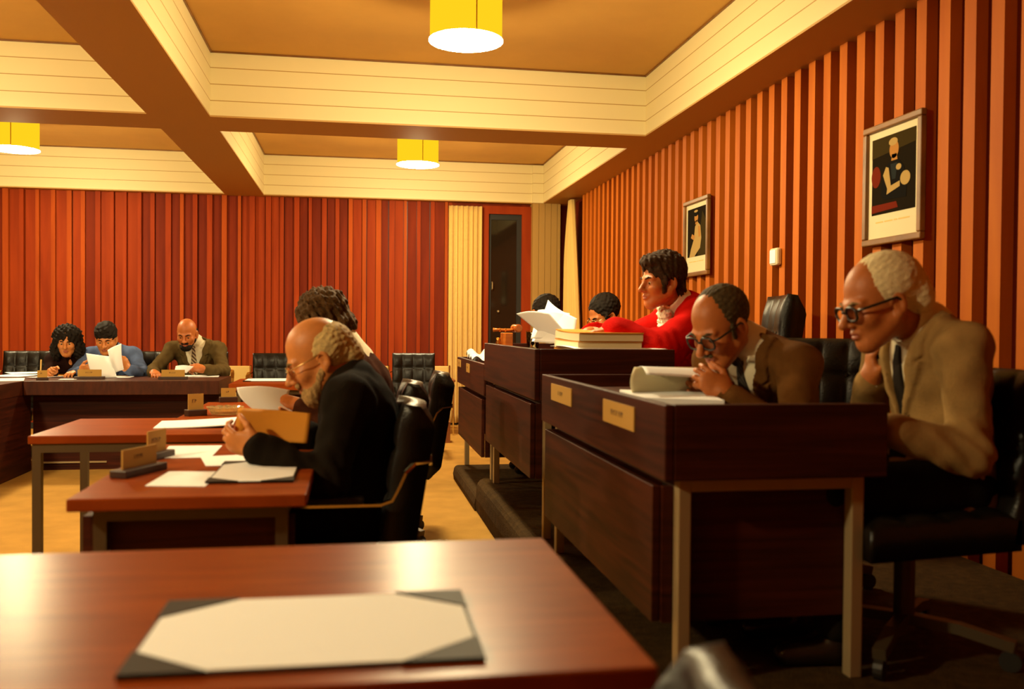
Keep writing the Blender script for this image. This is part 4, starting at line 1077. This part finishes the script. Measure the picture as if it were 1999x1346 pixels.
        if 'tie' in sp:
            F = Field(cres*.7); torso(F, .0135)
            def tie(X, Y, Z, D):
                u, f, v = tcoords(X, Y, Z)
                w_ = np.where(v > .125, F32(.019)-(v-F32(.155))*F32(-.1), F32(.012)+(F32(.125)-v)*F32(.11))
                m = np.maximum(np.abs(u-F32(sp.get('tieu', 0))*(F32(.15)-v))-w_, -f+F32(.03)); m = np.maximum(m, v-F32(.168)); m = np.maximum(m, F32(-.25)-v)
                return np.maximum(D, m)
            F.fn(tie, lo_all, hi_all); F.ell(chest+t2*.15+f2*.104, (.019, .015, .019), A2, k=.006)
            part('tie', F, sp['tie'])
        if top == 'robe':
            F = Field(.005)
            for i in range(9):
                a = i/8; F.ell(chest+t2*(.185-.13*a)+f2*(.105+.014*math.sin(i*2.1)+.045*a)+left*.02*math.sin(i*1.7), (.052+.022*a, .036, .032), A2, k=.012)
            part('lace_jabot', F, 'lace', wave_noise(4, .004, .022, 6))
    elif top == 'knit':
        F = Field(cres); torso(F, .012); arms(F, .012, end=.96)
        F.cone(nb-t2*.03, nb+(neck_b-nb)*.5, .066, .06, k=.02); F.cone(nb+(neck_b-nb)*.5+nrm(neck_b-nb)*.04, neck_b+nrm(neck_b-nb)*.05, .056, .054, k=.003, mode='s')
        if sp.get('vneck'): F.ell(chest+t2*.17+f2*.12, (.035, .06, .10), A2, k=.01, mode='s')
        part('blouse', F, sp['topmat'], wave_noise(9, .003, .06, 5))
    if sp.get('under'):                                                  # dark polo neck beneath an open jacket
        F = Field(cres); torso(F, .008); F.cone(nb-t2*.03, nb+(neck_b-nb)*.75, .067, .061, k=.02)
        part('polo_neck', F, sp['under'])
    F = Field(.011)
    F.ell(P+t1*.0, (.172*sc, .135*sc, .125*sc), A1, k=.05, inf=.006)
    for s in (1, -1): F.cone(P+left*s*.09*sc-t1*.01, KN[s], .09*sc, .064*sc, k=.05, inf=.006).cone(KN[s], AN[s]+np.array([0, 0, .03]), .062*sc, .055*sc, k=.03, inf=.006)
    part('trousers', F, sp.get('trousers', 'trousers_dark'))
    for s in (1, -1):
        F = Field(.009); a = AN[s]; F.cone(a-np.array([0, 0, .045]), a+h*.15-np.array([0, 0, .055]), .042, .032, k=.02).cone(a, a-np.array([0, 0, .04]), .044, .042, k=.02)
        F.box((a[0]+h[0]*.05, a[1]+h[1]*.05, fl-.03), (.3, .3, .0305), k=0, mode='s')
        part('shoe', F, 'shoe')
    # ---- spectacles
    if 'specs' in sp:
        mt_, rw, rh, rt = sp['specs']
        mb = MB(); gy = .102
        for s in (1, -1):
            c = np.array((s*.033, gy, .0)); pts = []
            for i in range(25):
                a = 2*PI*i/24; ca, sa = math.cos(a), math.sin(a)
                x = math.copysign(abs(ca)**.7, ca)*rw; z = math.copysign(abs(sa)**.7, sa)*rh
                pts.append(hp(c[0]+x, c[1]-abs(x+s*.0)*.12*(1 if x*s > 0 else .2), c[2]+z))
            mb.tube(pts, rt, n=8)
            mb.tube([hp(s*(.033+rw), gy-.006, rh*.4), hp(s*.076, gy-.02, rh*.55), hp(s*.082, .03, .012), hp(s*.084, -.01, .014), hp(s*.082, -.03, -.004)], rt*sp.get('temple', 1.), n=8)
        mb.tube([hp(-.033+rw, gy, .003), hp(0, gy+.006, .008), hp(.033-rw, gy, .003)], rt, n=8)
        o = obj('spectacles', mb, mt_, None, smooth=True); o.parent = root; o.matrix_parent_inverse = Matrix.Translation(-Vector(root.location))
        for s in (1, -1):
            q = MB(); vs = [hp(s*.033+math.cos(2*PI*i/20)*rw*.97, gy-.001, math.sin(2*PI*i/20)*rh*.97) for i in range(20)]+[hp(s*.033+math.cos(2*PI*i/20)*rw*.97, gy-.0025, math.sin(2*PI*i/20)*rh*.97) for i in range(20)]
            q.add(vs, [tuple(range(20)), tuple(reversed(range(20, 40)))]+[(i, (i+1) % 20, 20+(i+1) % 20, 20+i) for i in range(20)])
            obj('lens', q, 'lens', o)
    return root
# ------------------------------------------------------------------ the ten people
UPV = np.array([0, 0, 1.])
def A_(px, py, Y): return np.array(atY(px, py, Y))
FULL = [('e', (0, -.022, .052), (.086, .103, .094)), ('e', (0, .105, -.012), (.074, .075, .078), {'m': 's', 'k': .012}), ('b', (0, 0, -.13), (.12, .12, .065), {'m': 's'}),
        ('e', (.088, .012, -.012), (.022, .03, .036), {'m': 's', 'k': .008}), ('e', (-.088, .012, -.012), (.022, .03, .036), {'m': 's', 'k': .008})]
def H(*a): return list(a)
SUBEAR = [('e', (.09, .006, -.016), (.024, .032, .034), {'m': 's', 'k': .008}), ('e', (-.09, .006, -.016), (.024, .032, .034), {'m': 's', 'k': .008})]
rest = dict(dir=(-.9, 0, -.1), palm=(0, 0, -1), curl=.45)
PEOPLE = []
# robed person, tallest desk
PEOPLE.append(dict(label='person with dark wavy hair in a bright red robe with white lace at the throat', floor=.21, head_deg=180, pelvis=(1.82, 4.40, .835), lean=16, hunch=14,
    head=A_(1291, 553, 4.35), face=(-.965, -.22, -.06), hs=1.04, res=.0045, cres=.007, top='robe', topmat='robe_red', jinf=.03, vbot=-.02, vw=.085, neckcut=.078, skin='skin', jowl=.008,
    wrist={1: A_(1194, 645, 4.20), -1: A_(1152, 651, 4.48)}, pole={1: -UPV+np.array((.35, -.6, 0)), -1: -UPV+np.array((.3, .5, 0))}, slv=.90, fold=.0022,
    hand={1: dict(dir=(-.95, .25, -.12), palm=(0, 0, -1), curl=.5, thumb=(0, 1, 0)), -1: dict(dir=(-.9, -.3, -.15), palm=(0, 0, -1), curl=.55, thumb=(0, -1, 0))},
    hair=[('e', (0, -.024, .058), (.093, .110, .101)), ('e', (0, .055, .105), (.064, .045, .034), {'k': .02}), ('e', (0, -.075, -.03), (.070, .040, .065), {'k': .02}), ('e', (0, .112, -.022), (.082, .074, .088), {'m': 's', 'k': .01})]+SUBEAR+
         [('c', (.077, .022, .02), (.071, .030, -.045), {'ra': .012, 'rb': .008}), ('c', (-.077, .022, .02), (-.071, .030, -.045), {'ra': .012, 'rb': .008})],
    hairmat='hair_brown', hairnoise=(.0038, .02), seed=3, curly=True, eyes=1.))
# brown suit with spectacles
PEOPLE.append(dict(label='person in a brown suit with dark glasses, bent over a cream page', floor=.21, head_deg=206, pelvis=(1.55, 3.10, .675), lean=18, hunch=16,
    head=A_(1407, 641, 2.98), face=(-.80, -.32, -.50), hs=1.06, res=.0042, cres=.0065, top='suit', topmat='suit_brown', tie='tie_pattern', vw=.085, vbot=-.16, neckcut=.08, collar=.42, skin='skin', jowl=.008, nose=1.12, belly=.02,
    wrist={1: A_(1420, 772, 2.80), -1: A_(1385, 760, 3.10)}, pole={1: -UPV*.7+np.array((.7, -.5, 0)), -1: -UPV+np.array((.5, .5, 0))},
    hand={1: dict(dir=(-.75, .15, .55), palm=(-.35, .8, .3), curl=.75, thumb=(0, 0, 1)), -1: dict(dir=(-.8, -.2, .3), palm=(-.3, -.7, -.3), curl=.7, thumb=(0, 0, 1))},
    hair=[('e', (0, -.028, .046), (.082, .099, .089)), ('e', (0, .085, .062), (.062, .098, .070), {'m': 's', 'k': .02}), ('b', (0, 0, -.145), (.12, .14, .07), {'m': 's'}), ('e', (0, .105, -.02), (.085, .078, .08), {'m': 's', 'k': .01})]+SUBEAR+
         [('c', (.077, .018, .01), (.074, .022, -.02), {'ra': .008}), ('c', (-.077, .018, .01), (-.074, .022, -.02), {'ra': .008})],
    hairmat='hair_grey', browmat='hair_grey', specs=('spec_dark', .026, .021, .0036), eyes=.55, seed=4,
    beard=[('c', (-.022, .098, -.0475), (.022, .098, -.0475), {'ra': .006})], beardmat='hair_grey'))
# white haired
PEOPLE.append(dict(label='white-haired person in a light grey-brown jacket and dark glasses, nearest on the right', floor=.21, head_deg=178, pelvis=(1.73, 2.50, .695), lean=-2, hunch=13,
    head=A_(1716, 594, 2.48), face=(-.94, .06, -.30), hs=1.06, res=.0042, cres=.0065, top='suit', topmat='suit_grey', tie='tie_dark', vw=.09, vbot=-.14, neckcut=.08, collar=.42, nose=1.1, skin='skin', shw=.195,
    wrist={1: A_(1722, 835, 2.30), -1: A_(1700, 742, 2.66)}, pole={1: -UPV+np.array((.55, -.25, 0)), -1: -UPV+np.array((-.2, .3, 0))}, slv=.93,
    hand={1: dict(dir=(-.45, .85, -.15), palm=(0, -.1, -1), curl=.5, thumb=(-1, 0, .3)), -1: dict(dir=(-.1, -.15, 1), palm=(.9, -.3, .1), curl=.8, thumb=(.3, -1, 0))},
    hair=[('e', (0, -.038, .048), (.088, .103, .092)), ('e', (0, -.100, -.006), (.076, .050, .064), {'k': .025}), ('e', (0, .10, .035), (.088, .088, .105), {'m': 's', 'k': .014}), ('b', (0, 0, -.14), (.12, .14, .075), {'m': 's'})]+SUBEAR,
    hairmat='hair_white', browmat='brow_grey', specs=('spec_dark', .026, .019, .0042), eyes=.6, seed=6, trousers='trousers_dark'))
# bearded person in black
PEOPLE.append(dict(label='bearded person with thin silver hair in a black jacket, reading an orange folder', floor=0., head_deg=181, pelvis=(.02, 3.17, .52), lean=-2, hunch=10, scale=.96,
    head=A_(622, 702, 3.2), face=(-.90, -.04, -.45), hs=1.08, res=.0045, cres=.0065, top='jacket', topmat='suit_black', vneck=False, shirt=False, neckcut=.062, skin='skin_pale', shw=.19,
    wrist={1: A_(505, 876, 2.93), -1: A_(585, 845, 3.32)}, pole={1: -UPV*.9+np.array((.5, -.4, 0)), -1: -UPV+np.array((.4, .5, 0))}, slv=.97, jinf=.022, cuff=False,
    hand={1: dict(dir=(-.83, .15, .22), palm=(-.1, .75, .35), curl=.75, thumb=(0, .1, 1)), -1: dict(dir=(-.9, -.2, .2), palm=(0, -.8, .2), curl=.7, thumb=(0, 0, 1))},
    hair=[('e', (0, -.042, .022), (.088, .088, .082)), ('e', (0, -.10, -.03), (.066, .038, .045), {'k': .025}), ('e', (0, .035, .105), (.058, .115, .072), {'m': 's', 'k': .02}), ('e', (0, .115, -.01), (.085, .085, .10), {'m': 's', 'k': .012}), ('b', (0, 0, -.14), (.12, .14, .062), {'m': 's'})]+SUBEAR,
    hairmat='hair_silver', hairnoise=(.002, .018), seed=8, browmat='brow_grey', specs=('spec_metal', .024, .019, .0018), eyes=.5,
    beard=[('e', (0, .058, -.092), (.046, .042, .048)), ('c', (.062, .006, -.04), (.022, .07, -.10), {'ra': .016, 'rb': .022, 'k': .02}), ('c', (-.062, .006, -.04), (-.022, .07, -.10), {'ra': .016, 'rb': .022, 'k': .02}),
           ('c', (-.026, .094, -.0475), (.026, .094, -.0475), {'ra': .0095}), ('e', (0, .109, -.063), (.018, .014, .005), {'m': 's', 'k': .004})], beardmat='beard_grey'))
# brown haired, behind
PEOPLE.append(dict(label='person with thick brown hair in a dark brown jacket, behind the bearded person', floor=0., head_deg=178, pelvis=(.06, 4.16, .54), lean=0, hunch=12,
    head=A_(632, 636, 4.2), face=(-.85, .1, -.5), hs=1.06, res=.0055, cres=.0075, top='suit', topmat='suit_maroon', vw=.06, neckcut=.066,
    wrist={1: A_(590, 795, 4.0), -1: A_(602, 794, 4.3)}, pole={1: -UPV+np.array((.5, -.4, 0)), -1: -UPV+np.array((.4, .5, 0))}, slv=.96,
    hand={1: dict(dir=(-.85, .1, .35), palm=(-.3, .5, -.7), curl=.45, thumb=(0, .3, 1)), -1: dict(dir=(-.9, -.2, .1), palm=(0, -.5, -.7), curl=.5, thumb=(0, -.5, 1))},
    hair=[('e', (0, -.024, .055), (.096, .112, .102)), ('e', (0, -.085, -.03), (.075, .045, .055), {'k': .02}), ('e', (0, .112, -.03), (.08, .075, .09), {'m': 's', 'k': .012}), ('b', (0, 0, -.15), (.12, .14, .062), {'m': 's'})],
    hairmat='hair_fair', hairnoise=(.006, .024), seed=12, curly=True, ears=False, eyes=0))
# far raised desk
PEOPLE.append(dict(label='person with short black hair and glasses looking down, behind the farthest raised desk', floor=.105, head_deg=180, pelvis=(1.97, 5.97, .66), lean=22, hunch=14,
    head=A_(1180, 619, 6.), face=(-.90, -.22, -.42), hs=1.05, res=.006, cres=.008, top='suit', topmat='suit_black', tie='tie_dark',
    wrist={1: (1.30, 5.85, .965), -1: (1.30, 6.08, .965)}, hand={1: dict(dir=(-.95, .3, -.1), palm=(0, 0, -1), curl=.4, thumb=(0, 1, 0)), -1: dict(dir=(-.95, -.3, -.1), palm=(0, 0, -1), curl=.4, thumb=(0, -1, 0))},
    hair=[('e', (0, -.026, .055), (.090, .106, .096)), ('e', (0, .10, .0), (.068, .075, .085), {'m': 's', 'k': .012}), ('b', (0, 0, -.14), (.12, .14, .065), {'m': 's'})]+SUBEAR+[('c', (.078, .022, .02), (.073, .028, -.035), {'ra': .012}), ('c', (-.078, .022, .02), (-.073, .028, -.035), {'ra': .012})],
    hairmat='hair_black', hairnoise=(.0025, .02), curly=True, seed=14, specs=('spec_metal', .024, .018, .0022), eyes=.5))
PEOPLE.append(dict(label='dark-haired person whose face is mostly hidden by turned white pages', floor=.105, head_deg=180, pelvis=(1.70, 6.62, .64), lean=18, hunch=14,
    head=A_(1066, 616, 6.6), face=(-.90, -.25, -.35), hs=1.06, res=.0065, cres=.009, top='suit', topmat='suit_black', tie='tie_dark',
    wrist={1: (1.12, 6.52, .965), -1: (1.12, 6.76, .965)}, hand={1: dict(dir=(-.95, .3, -.1), palm=(0, 0, -1), curl=.4, thumb=(0, 1, 0)), -1: dict(dir=(-.95, -.3, -.1), palm=(0, 0, -1), curl=.4, thumb=(0, -1, 0))},
    hair=FULL, hairmat='hair_black', hairnoise=(.0025, .02), curly=True, seed=15, eyes=.5))
# far wall table
down = lambda x: (x, -.9, -.35)
PEOPLE.append(dict(label='person with big curly black hair writing at the far left of the panelled table', floor=0., head_deg=272, pelvis=(-2.43, 8.72, .52), lean=22, hunch=10, scale=.9, shw=.17,
    head=A_(131, 668, 8.42), face=(.12, -.97, -.22), hs=.98, res=.006, cres=.0085, top='knit', topmat='blouse_maroon', vneck=True, skin='skin_pale',
    wrist={-1: A_(105, 726, 8.16), 1: A_(160, 726, 8.2)}, hand={-1: dict(dir=(-.15, -.95, .15), palm=(.75, 0, -.6), curl=.85, thumb=(1, 0, 1)), 1: dict(dir=(-.6, -.8, 0), palm=(0, 0, -1), curl=.4, thumb=(-1, 0, 0))},
    hair=[('e', (0, -.03, .04), (.118, .118, .112)), ('e', (.088, -.02, -.075), (.05, .065, .10), {'k': .03}), ('e', (-.088, -.02, -.075), (.05, .065, .10), {'k': .03}), ('e', (0, -.075, -.1), (.09, .05, .1), {'k': .03}), ('e', (0, .125, -.045), (.054, .10, .078), {'m': 's', 'k': .012})],
    hairmat='hair_black', hairnoise=(.007, .028), curly=True, seed=17, finger=.0095, ears=False))
PEOPLE.append(dict(label='person with short black hair in a blue jacket holding up white papers', floor=0., head_deg=270, pelvis=(-2.10, 8.70, .53), lean=14, hunch=12, scale=.95,
    head=A_(207, 663, 8.42), face=(.05, -.93, -.35), hs=1.02, res=.0058, cres=.008, top='suit', topmat='jacket_blue', shirt=False, under='knit_black', vw=.055, vbot=-.16, skin='skin_pale',
    wrist={-1: A_(158, 725, 8.14), 1: A_(250, 722, 8.14)}, pole={-1: -UPV*.8+np.array((-.8, .2, 0)), 1: -UPV*.8+np.array((.8, .2, 0))}, slv=.95,
    hand={-1: dict(dir=(.75, -.5, .25), palm=(.3, .8, .2), curl=.6, thumb=(0, 0, 1)), 1: dict(dir=(-.25, -.35, .85), palm=(-.8, .5, 0), curl=.65, thumb=(-.6, -.6, 0))},
    hair=[('e', (0, -.012, .062), (.089, .106, .094)), ('e', (0, .112, -.034), (.078, .075, .080), {'m': 's', 'k': .01}), ('b', (0, 0, -.125), (.12, .14, .065), {'m': 's'})]+SUBEAR,
    hairmat='hair_black', hairnoise=(.004, .03), seed=18, finger=.0095, eyes=.6))
PEOPLE.append(dict(label='bald person with a dark beard in a grey-brown suit and striped tie', floor=0., head_deg=268, pelvis=(-1.40, 8.72, .55), lean=10, hunch=12, scale=1.,
    head=A_(365, 653, 8.42), face=(-.08, -.93, -.36), hs=1.04, res=.0058, cres=.0075, top='suit', topmat='suit_greybrown', tie='tie_stripe', vw=.10, vbot=-.17, skin='skin', shw=.195,
    wrist={-1: A_(300, 728, 8.18), 1: A_(400, 722, 8.15)}, pole={-1: -UPV*.8+np.array((-.8, .2, 0)), 1: -UPV*.8+np.array((.8, .2, 0))}, slv=.93,
    hand={-1: dict(dir=(.35, -.9, -.05), palm=(0, 0, -1), curl=.6, thumb=(1, 0, 0)), 1: dict(dir=(-.85, -.4, .15), palm=(-.1, .7, -.5), curl=.7, thumb=(0, 0, 1))},
    hair=[('e', (0, -.034, .005), (.083, .084, .062)), ('e', (0, .05, .06), (.095, .085, .10), {'m': 's', 'k': .015}), ('e', (0, -.02, .11), (.075, .10, .075), {'m': 's', 'k': .015}), ('b', (0, 0, -.125), (.12, .14, .065), {'m': 's'})]+SUBEAR,
    hairmat='hair_black', seed=19, finger=.0095, eyes=.45,
    beard=[('e', (0, .062, -.09), (.044, .040, .040)), ('c', (.06, .01, -.045), (.022, .07, -.095), {'ra': .017, 'k': .02}), ('c', (-.06, .01, -.045), (-.022, .07, -.095), {'ra': .017, 'k': .02}),
           ('c', (-.024, .096, -.0475), (.024, .096, -.0475), {'ra': .008}), ('e', (0, .109, -.063), (.016, .014, .004), {'m': 's', 'k': .003})], beardmat='hair_black'))

for sp in PEOPLE:
    person(sp)
# ------------------------------------------------------------------ things held in the hands
t = thing('folder', 'orange manila folder held upright by the bearded person in black', 'folder', (0, 0, 0))
for nm, m_, off in (('folder_cover', 'manila', 0.), ('paper_sheet', 'paper', .004), ('folder_back', 'manila', .008)):
    d_ = Vector((0, off, 0)); s_ = 3 if nm == 'paper_sheet' else 0
    obj(nm, MB().slab(bil(atY(456+s_, 862, 2.985)+d_, atY(600-s_, 866, 3.0)+d_, atY(608-s_, 808+s_, 3.07)+d_, atY(465+s_, 797+s_, 3.06)+d_, (0, .02, 0), (0, -.008, 0)), 14, 10, .0013), m_, t, smooth=True)
free_sheet('held_page', 'cream page drooping from the hand of the brown-haired person', 'paper', bil(atY(503, 806, 3.93), atY(582, 806, 4.0), atY(566, 762, 4.06), atY(462, 757, 3.97), (0, -.02, .012), (-.02, -.01, .004)), m='paper')
free_sheet('held_page', 'wide white page held up in front of the chest of the person in blue', 'paper', bil(atY(180, 735, 8.0), atY(228, 737, 8.0), atY(222, 697, 8.08), atY(168, 690, 8.06), (0, -.03, 0), (0, -.02, 0)), m='paper')
free_sheet('held_page', 'curled white page turned back in the right-hand grip of the person in blue', 'paper', bil(atY(226, 728, 8.02), atY(242, 722, 8.06), atY(237, 671, 8.1), atY(210, 684, 8.08), (0, -.05, 0), (0, -.03, 0)), m='paper')
free_sheet('held_page', 'small curled white page held by the bald person', 'paper', bil(atY(340, 729, 7.98), atY(364, 729, 8.0), atY(378, 716, 8.06), atY(343, 715, 8.02), (0, -.03, .01)), m='paper')
